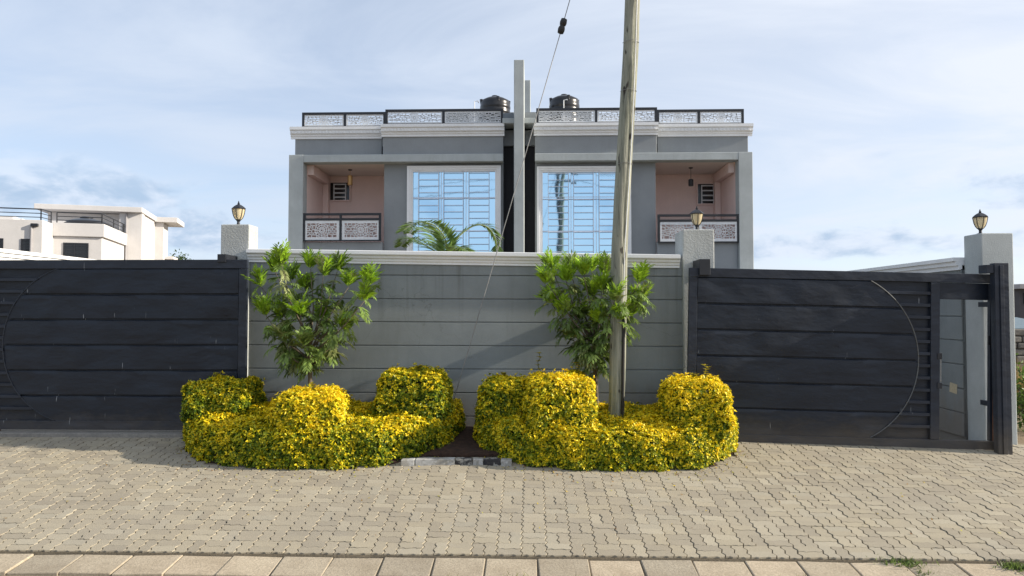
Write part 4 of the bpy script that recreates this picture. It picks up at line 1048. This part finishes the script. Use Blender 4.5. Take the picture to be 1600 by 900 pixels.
def leafy_tree(label, base, tips, seed, n_tip, height_fork):
    r = np.random.default_rng(seed); rr = random.Random(seed)
    t = thing('young_tree', label, 'tree', base, 'young trees in the hedges')
    fork = Vector(base) + Vector((rr.uniform(-.02, .02), 0, height_fork))
    tr_ = [Vector(base) - Vector((0, 0, .05)), Vector(base).lerp(fork, .4) + Vector((.015, 0, 0)), fork, fork + Vector((-.02, .02, .45)), fork + Vector((.0, 0, .85))]
    MB().tube(tr_, [.034, .030, .026, .018, .008], 9).build('trunk', 'bark', t, smooth=True)
    V, C = [], []
    LB, LA, LS, LL, LW, LC = [], [], [], [], [], []
    for ti, tip in enumerate(tips):
        tip = Vector(tip); f0 = min(max((tip.z - fork.z) * .35, -.25), .6)
        st = fork + Vector((0, 0, f0)); mid = st.lerp(tip, .55) + Vector((rr.uniform(-.05, .05), rr.uniform(-.05, .05), -.06))
        limb = [st, st.lerp(mid, .5), mid, tip]
        MB().tube(limb, [.013, .011, .008, .004], 6).build('limb', 'bark', t, smooth=True)
        high = (tip.z - fork.z) / 1.3
        for k in range(n_tip):
            on_tip = k < n_tip * .55
            u = 1.0 if on_tip else rr.uniform(.35, 1.0)
            b = mid.lerp(tip, (u - .5) * 2) if u > .5 else st.lerp(mid, u * 2)
            b = b + Vector((rr.gauss(0, .015), rr.gauss(0, .015), rr.gauss(0, .015)))
            a = rr.uniform(0, 6.283)
            lift = rr.uniform(.5, 3.0) if (on_tip and high > .35) else rr.uniform(-1.1, .45)
            d = Vector((math.cos(a), math.sin(a), lift)).normalized(); d = (d + (tip - st).normalized() * .5).normalized()
            Lr = rr.uniform(.10, .21); pairs = 6; pos = Vector(b); dirv = d.copy()
            young = on_tip and high > .4 and rr.random() < .75
            hue = rr.random()
            col = np.array((.28, .45, .030)) * (0.8 + .5 * hue) if young else np.array((.155, .23, .055)) * (0.75 + .8 * hue)
            if not young and rr.random() < .22: col = np.array((.30, .34, .13))
            for m in range(pairs + 1):
                pos = pos + dirv * (Lr / pairs); dirv = (dirv + Vector((0, 0, -.06 if lift > .4 else -.18))).normalized()
                sdv = dirv.cross(Vector((0, 0, 1)));
                if sdv.length < .05: sdv = Vector((1, 0, 0))
                sdv.normalize(); up = sdv.cross(dirv).normalized()
                sz = rr.uniform(.8, 1.15) * (.100 if m < pairs - 1 else .085) * (0.75 + .3 * math.sin(math.pi * (m + 1) / (pairs + 1.5)))
                lst = [(1, .75), (-1, .75)] if m < pairs else [(0, 1)]
                for sgn, fw in lst:
                    la = (sdv * sgn * .70 + dirv * fw * 1.3 + up * rr.uniform(-.12, .22) + Vector((0, 0, -.1))).normalized()
                    ls = la.cross(up + sdv * rr.uniform(-.3, .3)).normalized()
                    LB.append(pos); LA.append(la); LS.append(ls); LL.append(sz * rr.uniform(.85, 1.15)); LW.append(rr.uniform(.016, .025)); LC.append(col * rr.uniform(.85, 1.15))
    v = leaves_from(np.array(LB), np.array(LA), np.array(LS), np.array(LL), np.array(LW), .2)
    leaf_mesh('crown', v, None, np.array(LC), 'leaf', t)
    return t
def tips_of(pts, Y, seed, spread=.30):
    r = random.Random(seed); return [P(x, y, Y + r.uniform(-spread, spread)) for x, y in pts]
tb = P(487, 640, 8.3); tb.z = soil_z(tb.x, 8.3)
leafy_tree('young bright green tree standing in the left hedge', tb,
    tips_of([(440, 412), (485, 420), (527, 424), (408, 448), (430, 425), (455, 440), (478, 452), (505, 430), (545, 448), (575, 445), (570, 470), (415, 492), (440, 500), (470, 490), (502, 500), (530, 512), (445, 535), (475, 540), (508, 540), (478, 556), (455, 548), (540, 520)], 8.3, 21, .28), 31, 25, .66)
tb = P(930, 640, 8.45); tb.z = soil_z(tb.x, 8.45)
leafy_tree('young green tree leaning against the wooden pole in the right hedge', tb,
    tips_of([(862, 420), (892, 428), (925, 424), (856, 444), (885, 440), (912, 430), (945, 430), (940, 455)], 8.42, 23, .22)
    + tips_of([(1000, 440), (1000, 470), (985, 492)], 8.40, 5, .1) + tips_of([(960, 470), (965, 500)], 8.12, 6, .03)
    + tips_of([(925, 465), (862, 475), (880, 492), (905, 500), (935, 505), (895, 530), (925, 540), (958, 525), (920, 552), (940, 556)], 8.40, 24, .18), 37, 26, .66)

# palm behind the wall
pb = Vector((PX(697, 11.2, 420), 11.2, -.2))
palm = thing('palm', 'feathery green palm behind the wall in front of the left window', 'palm', pb)
ptop = P(697, 405, 11.2)
MB().tube([pb, pb.lerp(ptop, .5), ptop], [.11, .09, .06], 10).build('trunk', 'bark', palm, smooth=True)
def frond(pts, ll, seed, w=.034):
    r = random.Random(seed); pts = [Vector(p) for p in pts]; n = 30; C = []
    for k in range(n + 1):
        t = k / n * (len(pts) - 1); i = min(int(t), len(pts) - 2); f = t - i
        p0, p1, p2, p3 = pts[max(i - 1, 0)], pts[i], pts[i + 1], pts[min(i + 2, len(pts) - 1)]
        C.append(0.5 * ((2 * p1) + (p2 - p0) * f + (2 * p0 - 5 * p1 + 4 * p2 - p3) * f * f + (3 * p1 - p0 - 3 * p2 + p3) * f ** 3))
    o = MB().tube(C, [.014 * (1 - k / n * .8) for k in range(n + 1)], 6).build('frond', 'frond_rib', palm, smooth=True)
    B_, A_, S_, L_, W_, K_ = [], [], [], [], [], []
    for k in range(2, n + 1):
        d = (C[k] - C[k - 1]).normalized(); sd = d.cross(Vector((0, 0, 1)))
        if sd.length < .1: sd = Vector((1, 0, 0))
        sd.normalize(); up = sd.cross(d)
        for sub in (0, .5):
            for sg in (1, -1):
                a = (sd * sg * .8 + d * .75 + up * r.uniform(.1, .35) + Vector((0, 0, -.12))).normalized()
                L = .82 * ll * (.45 + .75 * math.sin(math.pi * (k / n) ** .8)) * r.uniform(.88, 1.1)
                B_.append(C[k - 1].lerp(C[k], sub)); A_.append(a); S_.append(a.cross(up).normalized()); L_.append(L); W_.append(w); g_ = r.uniform(.8, 1.3); K_.append((.15 * g_, .235 * g_, .06 * g_))
    leaf_mesh('leaflets', leaves_from(np.array(B_), np.array(A_), np.array(S_), np.array(L_), np.array(W_), .15), None, np.array(K_), 'leaf', o)
M['frond_rib'] = plain('frond_rib', (0.22, 0.26, 0.08), 0.6)
frond([ptop, P(696, 375, 11.1), P(678, 352, 10.8), P(652, 348, 10.3), P(628, 362, 9.9)], .34, 1)
frond([ptop, P(712, 375, 11.2), P(738, 354, 11.3), P(760, 354, 11.4), P(774, 372, 11.5), P(777, 400, 11.5)], .30, 2)
frond([ptop, P(668, 385, 11.6), P(640, 372, 12.1), P(626, 385, 12.5)], .36, 3)
frond([ptop, P(690, 385, 11.4), P(672, 362, 11.9), P(650, 356, 12.5), P(640, 365, 12.9)], .38, 4)
frond([ptop, P(705, 395, 10.9), P(718, 386, 10.5), P(735, 396, 10.2)], .3, 5)

# ================================================================ POLE, GUY WIRE
def pole_pt(z):
    r_ = [(P(962.5, 640, 8.22)), P(968, 400, 8.22), P(976, 250, 8.22), P(985, 80, 8.22), P(988, 0, 8.22)]
    zs_ = [p.z for p in r_]; xs__ = [p.x for p in r_]
    if z > zs_[-1]: s = (xs__[-1] - xs__[-3]) / (zs_[-1] - zs_[-3]); return Vector((xs__[-1] + s * (z - zs_[-1]), 8.22, z))
    if z < zs_[0]: return Vector((xs__[0] - .005, 8.22, z))
    return Vector((float(np.interp(z, zs_, xs__)), 8.22, z))
pole = thing('wooden_pole', 'tall weathered wooden utility pole rising from the right hedge', 'pole', pole_pt(soil_z(1, 8.2)))
zz = np.concatenate([np.linspace(-.3, 5.3, 40), np.linspace(5.5, 8.6, 10)])
pm = MB(); nseg = 28; rp = np.random.default_rng(4); grain = np.cumsum(rp.normal(0, .0016, (len(zz), nseg)), 0); grain -= grain.mean(1, keepdims=True)
crack = int(nseg * .63)
vs = []; fs = []
for i, z in enumerate(zz):
    c = pole_pt(z) + Vector((.006 * math.sin(z * 1.7), .006 * math.cos(z * 1.3), 0)); rad = .090 - .0010 * z if z > .6 else .086
    for k in range(nseg):
        a = 2 * math.pi * k / nseg; kk = math.cos(a - (5.2 + .12 * math.sin(z * 1.1)))
        rr_ = rad * (1 + .03 * math.cos(2 * a + z * .5)) + max(-.006, min(.006, grain[i, k] * .5)) - (.012 if kk > .992 and z > 1.6 else 0)
        vs.append((c.x + rr_ * math.cos(a), c.y + rr_ * math.sin(a), z))
for i in range(len(zz) - 1):
    for k in range(nseg): fs.append((i * nseg + k, i * nseg + (k + 1) % nseg, (i + 1) * nseg + (k + 1) % nseg, (i + 1) * nseg + k))
fs.append(tuple((len(zz) - 1) * nseg + k for k in range(nseg)))
pm.add(vs, fs).build('shaft', 'pole', pole, smooth=True)
MB().tube([pole_pt(z) + Vector((.052 + .006 * math.sin(z * 2.2), -.080 - .004 * math.sin(z * 3), 0)) for z in np.linspace(1.65, 8.2, 36)], .005, 6).build('earth_wire', 'pale_wire' if 'pale_wire' in M else 'white_metal', pole)
MB().tube([pole_pt(z) + Vector((.060 + .003 * math.sin(z * 4), -.086, 0)) for z in np.linspace(-.05, 1.55, 14)], .018, 8).build('cable_pipe', 'rubber', pole, smooth=True)
for z, k in ((4.05, 0), (4.62, 1), (3.2, 2)):
    MB().tube([pole_pt(z) + Vector((.094 * math.cos(u), .094 * math.sin(u), .004 * math.sin(3 * u))) for u in np.linspace(-math.pi, .2, 20)], .003, 5).build('wire_tie', 'wire', pole)
GA = P(700, 655, 8.55); GB = pole_pt(8.3)
def gpt(t): 
    p = GA.lerp(GB, t); p.z -= .05 * math.sin(math.pi * t); return p
gw_ = thing('guy_wire', 'thin steel guy wire with a black insulator slanting up from the wall to the pole', 'wire', GA)
MB().tube([gpt(t) for t in np.linspace(0, 1, 30)], .0055, 6).build('strand', 'wire', gw_)
ti = .0
best = min(np.linspace(0, 1, 400), key=lambda t: abs((P(883, 40, gpt(t).y).z) - gpt(t).z))
c = gpt(best); d = (GB - GA).normalized()
ins_p = [c + d * k for k in (-.095, -.085, -.05, -.035, -.01, 0, .01, .035, .05, .085, .095)]
MB().tube(ins_p, [.012, .036, .042, .042, .036, .026, .036, .042, .042, .036, .012], 12).build('insulator', 'rubber', gw_, smooth=True)

# the pole and lines across the road, seen only as reflections in the windows
M['tarred'] = plain('tarred_wood', (0.02, 0.017, 0.015), 0.7, 0, .3, 8)
def far_pole(x, y, top, label):
    t = thing('utility_pole', label, 'pole', (x, y, -.6), 'utility poles across the road')
    MB().tube([(x, y, -.6), (x + .03, y, top)], [.16, .11], 12).build('shaft', 'tarred', t, smooth=True)
    for dz, w in ((.15, 1.0), (.75, .9)):
        MB().box(x - .1, x + w, y - .16, y - .10, top - dz - .1, top - dz).build('cross_arm', 'bark', t)
        for k in (0, .5, .95): MB().lathe((x - .05 + k * w, y - .13, top - dz), [(.03, 0), (.05, .03), (.05, .08), (.02, .12)], 8).build('insulator', 'rubber', t)
far_pole(1.55, -6.0, 9.9, 'utility pole with two cross arms across the road')
far_pole(-38, -6.2, 9.9, 'utility pole far along the road on the left')
far_pole(42, -5.8, 9.9, 'utility pole far along the road on the right')
for k, (dy, z) in enumerate(((0, 9.9), (-.13, 9.28))):
    pts = []
    for xa, xb in ((-38, 1.55), (1.55, 42)):
        for u in np.linspace(0, 1, 24): pts.append((lerp(xa, xb, u) + .8, -6.13 + dy, z - 4 * 1.1 * u * (1 - u)))
    o = MB().tube(pts, .014, 5).build('power_line', 'rubber', loc=(1.55, -6.1, z)); o['category'] = 'wire'; o['label'] = ('upper' if k == 0 else 'lower') + ' black power line strung between the poles across the road'

# ================================================================ FAR RIGHT EDGE
M['far_dark'] = plaster('dark_far_wall', (0.09, 0.085, 0.09), 0.1, 0.2)
M['roof_sheet'] = plain('blue_grey_roof_sheet', (0.10, 0.15, 0.18), 0.5, 0, .2, 6)
hg = thing('grey_house', 'dark grey flat roofed house at the far right edge', 'house', (32, 42, -.2))
a, b = PX(1584, 42), PX(1690, 42)
MB().box(a + .3, b, 42, 50, -.2, PZ(452, 42)).build('wall', 'far_dark', hg); MB().box(a, b + .5, 41.5, 50.5, PZ(452, 42) + .001, PZ(445, 42)).build('roof', 'far_grey', hg)
MB().box(a + .5, a + 1.6, 41.94, 41.999, PZ(475, 42), PZ(458, 42)).build('window', 'dark_glass', hg)
sh = thing('low_shed', 'low shed with a bluish sheet roof at the far right edge', 'shed', (PX(1610, 26), 27, -.2))
a, b = PX(1580, 26), PX(1680, 26)
MB().box(a + .2, b, 26.2, 29, -.2, PZ(514, 26)).build('wall', 'far_dark', sh)
MB().hexa([(a, 25.9, PZ(514, 26)), (b, 25.9, PZ(514, 26)), (b, 29.2, PZ(498, 26)), (a, 29.2, PZ(498, 26)), (a, 25.9, PZ(512.5, 26)), (b, 25.9, PZ(512.5, 26)), (b, 29.2, PZ(496.5, 26)), (a, 29.2, PZ(496.5, 26))]).build('roof', 'roof_sheet', sh)
st = thing('stone_wall', 'rough stone wall beside the far right pillar', 'wall', (PX(1590, 15), 15, -.25))
MB().box(PX(1570, 15), PX(1700, 15), 15.06, 15.3, -.25, PZ(516, 15)).build('core', 'stone', st)
r = random.Random(9); zz_ = -.25
while zz_ < PZ(520, 15):
    xx_ = PX(1570, 15); hh = r.uniform(.11, .16)
    while xx_ < PX(1640, 15):
        ww = r.uniform(.14, .28); MB().box(xx_, xx_ + ww - .02, 14.98 + r.uniform(0, .03), 15.2, zz_, zz_ + hh - .02).build('stone', 'stone', st, bevel=.02); xx_ += ww
    zz_ += hh
def tuft(name, label, cat, c, n, hmin, hmax, spread, col, seed, group=None, w=.008, flat=.35, kind=None):
    r = np.random.default_rng(seed); n = int(n)
    if kind: t = thing(name, label, cat, c); 
    else: t = thing(name, label, cat, c, group)
    p = np.array(c) + np.column_stack([r.normal(0, spread, n), r.normal(0, spread * .5, n), np.zeros(n)])
    ax = norm(np.column_stack([r.normal(0, flat, n), r.normal(0, flat, n), np.ones(n)])); sd = norm(np.cross(ax, r.normal(0, 1, (n, 3))))
    L = r.uniform(hmin, hmax, n); cols = np.array(col) * r.uniform(.6, 1.4, (n, 1))
    leaf_mesh('blades', leaves_from(p, ax, sd, L, np.full(n, w), .1), None, cols, 'leaf', t)
    return t
c = (PX(1600, 12.5), 12.5, -.23); tuft('dry_grass', 'tall dry yellow grass beside the far right pillar', 'grass', c, 900, .4, 1.05, .45, (.30, .22, .08), 5, w=.012)
c = (PX(1597, 10.5), 10.5, -.23)
r = np.random.default_rng(12); t = thing('green_shrub', 'small green shrub at the foot of the far right pillar', 'shrub', c); n = 1500
p = np.array(c) + np.column_stack([r.normal(.15, .22, n), r.normal(0, .2, n), np.abs(r.normal(.45, .22, n))]); ax = norm(r.normal(0, 1, (n, 3)) + np.array((0, 0, .6))); sd = norm(np.cross(ax, r.normal(0, 1, (n, 3)))); L = r.uniform(.05, .09, n)
leaf_mesh('foliage', leaves_from(p, ax, sd, L, L * .45), None, np.array((.09, .15, .03)) * r.uniform(.6, 1.5, (n, 1)), 'leaf', t)
for k in range(5): MB().tube([c, (c[0] + .15 + .2 * math.cos(k * 1.3), c[1] + .2 * math.sin(k * 1.3), .4)], .01, 5).build('stem', 'bark', t)
# a treetop beyond the left gate
c = P(281, 400, 40); t = thing('distant_tree', 'small distant treetop showing above the left gate', 'tree', (c.x, 40, -.2)); r = np.random.default_rng(8); n = 900
MB().tube([(c.x, 40, -.2), (c.x, 40, c.z - .6)], [.12, .06], 7).build('trunk', 'bark', t)
p = np.array((c.x, 40, c.z - .55)) + np.column_stack([r.normal(0, .28, n), r.normal(0, .28, n), r.normal(0, .26, n)]); ax = norm(r.normal(0, 1, (n, 3)) + np.array((0, 0, .7))); sd = norm(np.cross(ax, r.normal(0, 1, (n, 3)))); L = r.uniform(.12, .22, n)
leaf_mesh('crown', leaves_from(p, ax, sd, L, L * .4), None, np.array((.06, .10, .03)) * r.uniform(.6, 1.5, (n, 1)), 'leaf', t)

# ================================================================ WEEDS ON THE KERB
def weed(x, y, n, spr, h, col, label, seed, w=.009):
    q = GP(x, min(y, 864)) if y < 864 else None
    Y = 5.6 if y < 872 else 5.6 - (y - 866) / 31 * .37
    c = (PX(x, Y, y), Y, -.44 if Y > 5.5 else -.47)
    tuft('weed', label, 'weed', c, n, h * .4, h, spr, col, seed, 'weeds on the kerb', w, .9)
weed(1408, 868, 340, .085, .075, (.15, .21, .06), 'spreading green weed in the kerb joint, left of the two large ones', 1)
weed(1440, 880, 120, .05, .06, (.14, .19, .06), 'thin trailing weed across a kerb slab', 2)
weed(1497, 892, 220, .035, .06, (.17, .30, .06), 'bright green weed at the road edge near the right corner', 3)
weed(1588, 872, 260, .06, .07, (.14, .20, .05), 'green weed in the kerb joint at the right edge', 4)
for k, (x, y) in enumerate(((905, 896), (955, 897), (1270, 892), (1225, 893), (810, 893), (700, 898))):
    weed(x, y, 30, .05, .075, (.22, .22, .09), ['small dry tuft under the right hedge', 'small green tuft under the pole', 'thin dry stalks below the right gate', 'thin dry stalks left of the larger weeds', 'sparse dry stalks below the gap between the hedges', 'tiny dry tuft below the left hedge'][k], 20 + k, .005)

# fallen leaves along the foot of the hedges
rl = np.random.default_rng(31); B_, A_, S_, C_ = [], [], [], []
fl = bpy.data.objects.new('fallen_leaves', None); COL.objects.link(fl)
ring = BEDL[1:-1] + BEDR[1:-1]
for k in range(420):
    seg = rl.integers(0, len(ring) - 1)
    if seg == len(BEDL) - 3: continue
    t = rl.random(); x = lerp(ring[seg][0], ring[seg + 1][0], t); y = lerp(ring[seg][1], ring[seg + 1][1], t) - abs(rl.normal(0, .16)) - .02
    if rl.random() < .2: x, y = rl.uniform(-5, 4), rl.uniform(5.9, 7.6)
    if y < 5.75: continue
    a = rl.uniform(0, 6.28); B_.append((x, y, gz(x, y) + .008)); d = np.array((math.cos(a), math.sin(a), math.sin(a) * .129 + rl.uniform(0, .25))); A_.append(d / np.linalg.norm(d)); S_.append((-math.sin(a), math.cos(a), rl.uniform(-.2, .2)))
    C_.append([(.55, .40, .03), (.30, .17, .05), (.20, .11, .05), (.45, .42, .08)][rl.integers(0, 4)])
n = len(B_); L = rl.uniform(.018, .036, n)
bpy.data.objects.remove(fl)
dummy = bpy.data.objects.new('pad', None)
o = leaf_mesh('fallen_leaves', leaves_from(np.array(B_), np.array(A_), np.array(S_), L, L * .5, .2), None, np.array(C_), 'hedge_leaf', pavement, kind='stuff')
bpy.data.objects.remove(dummy)
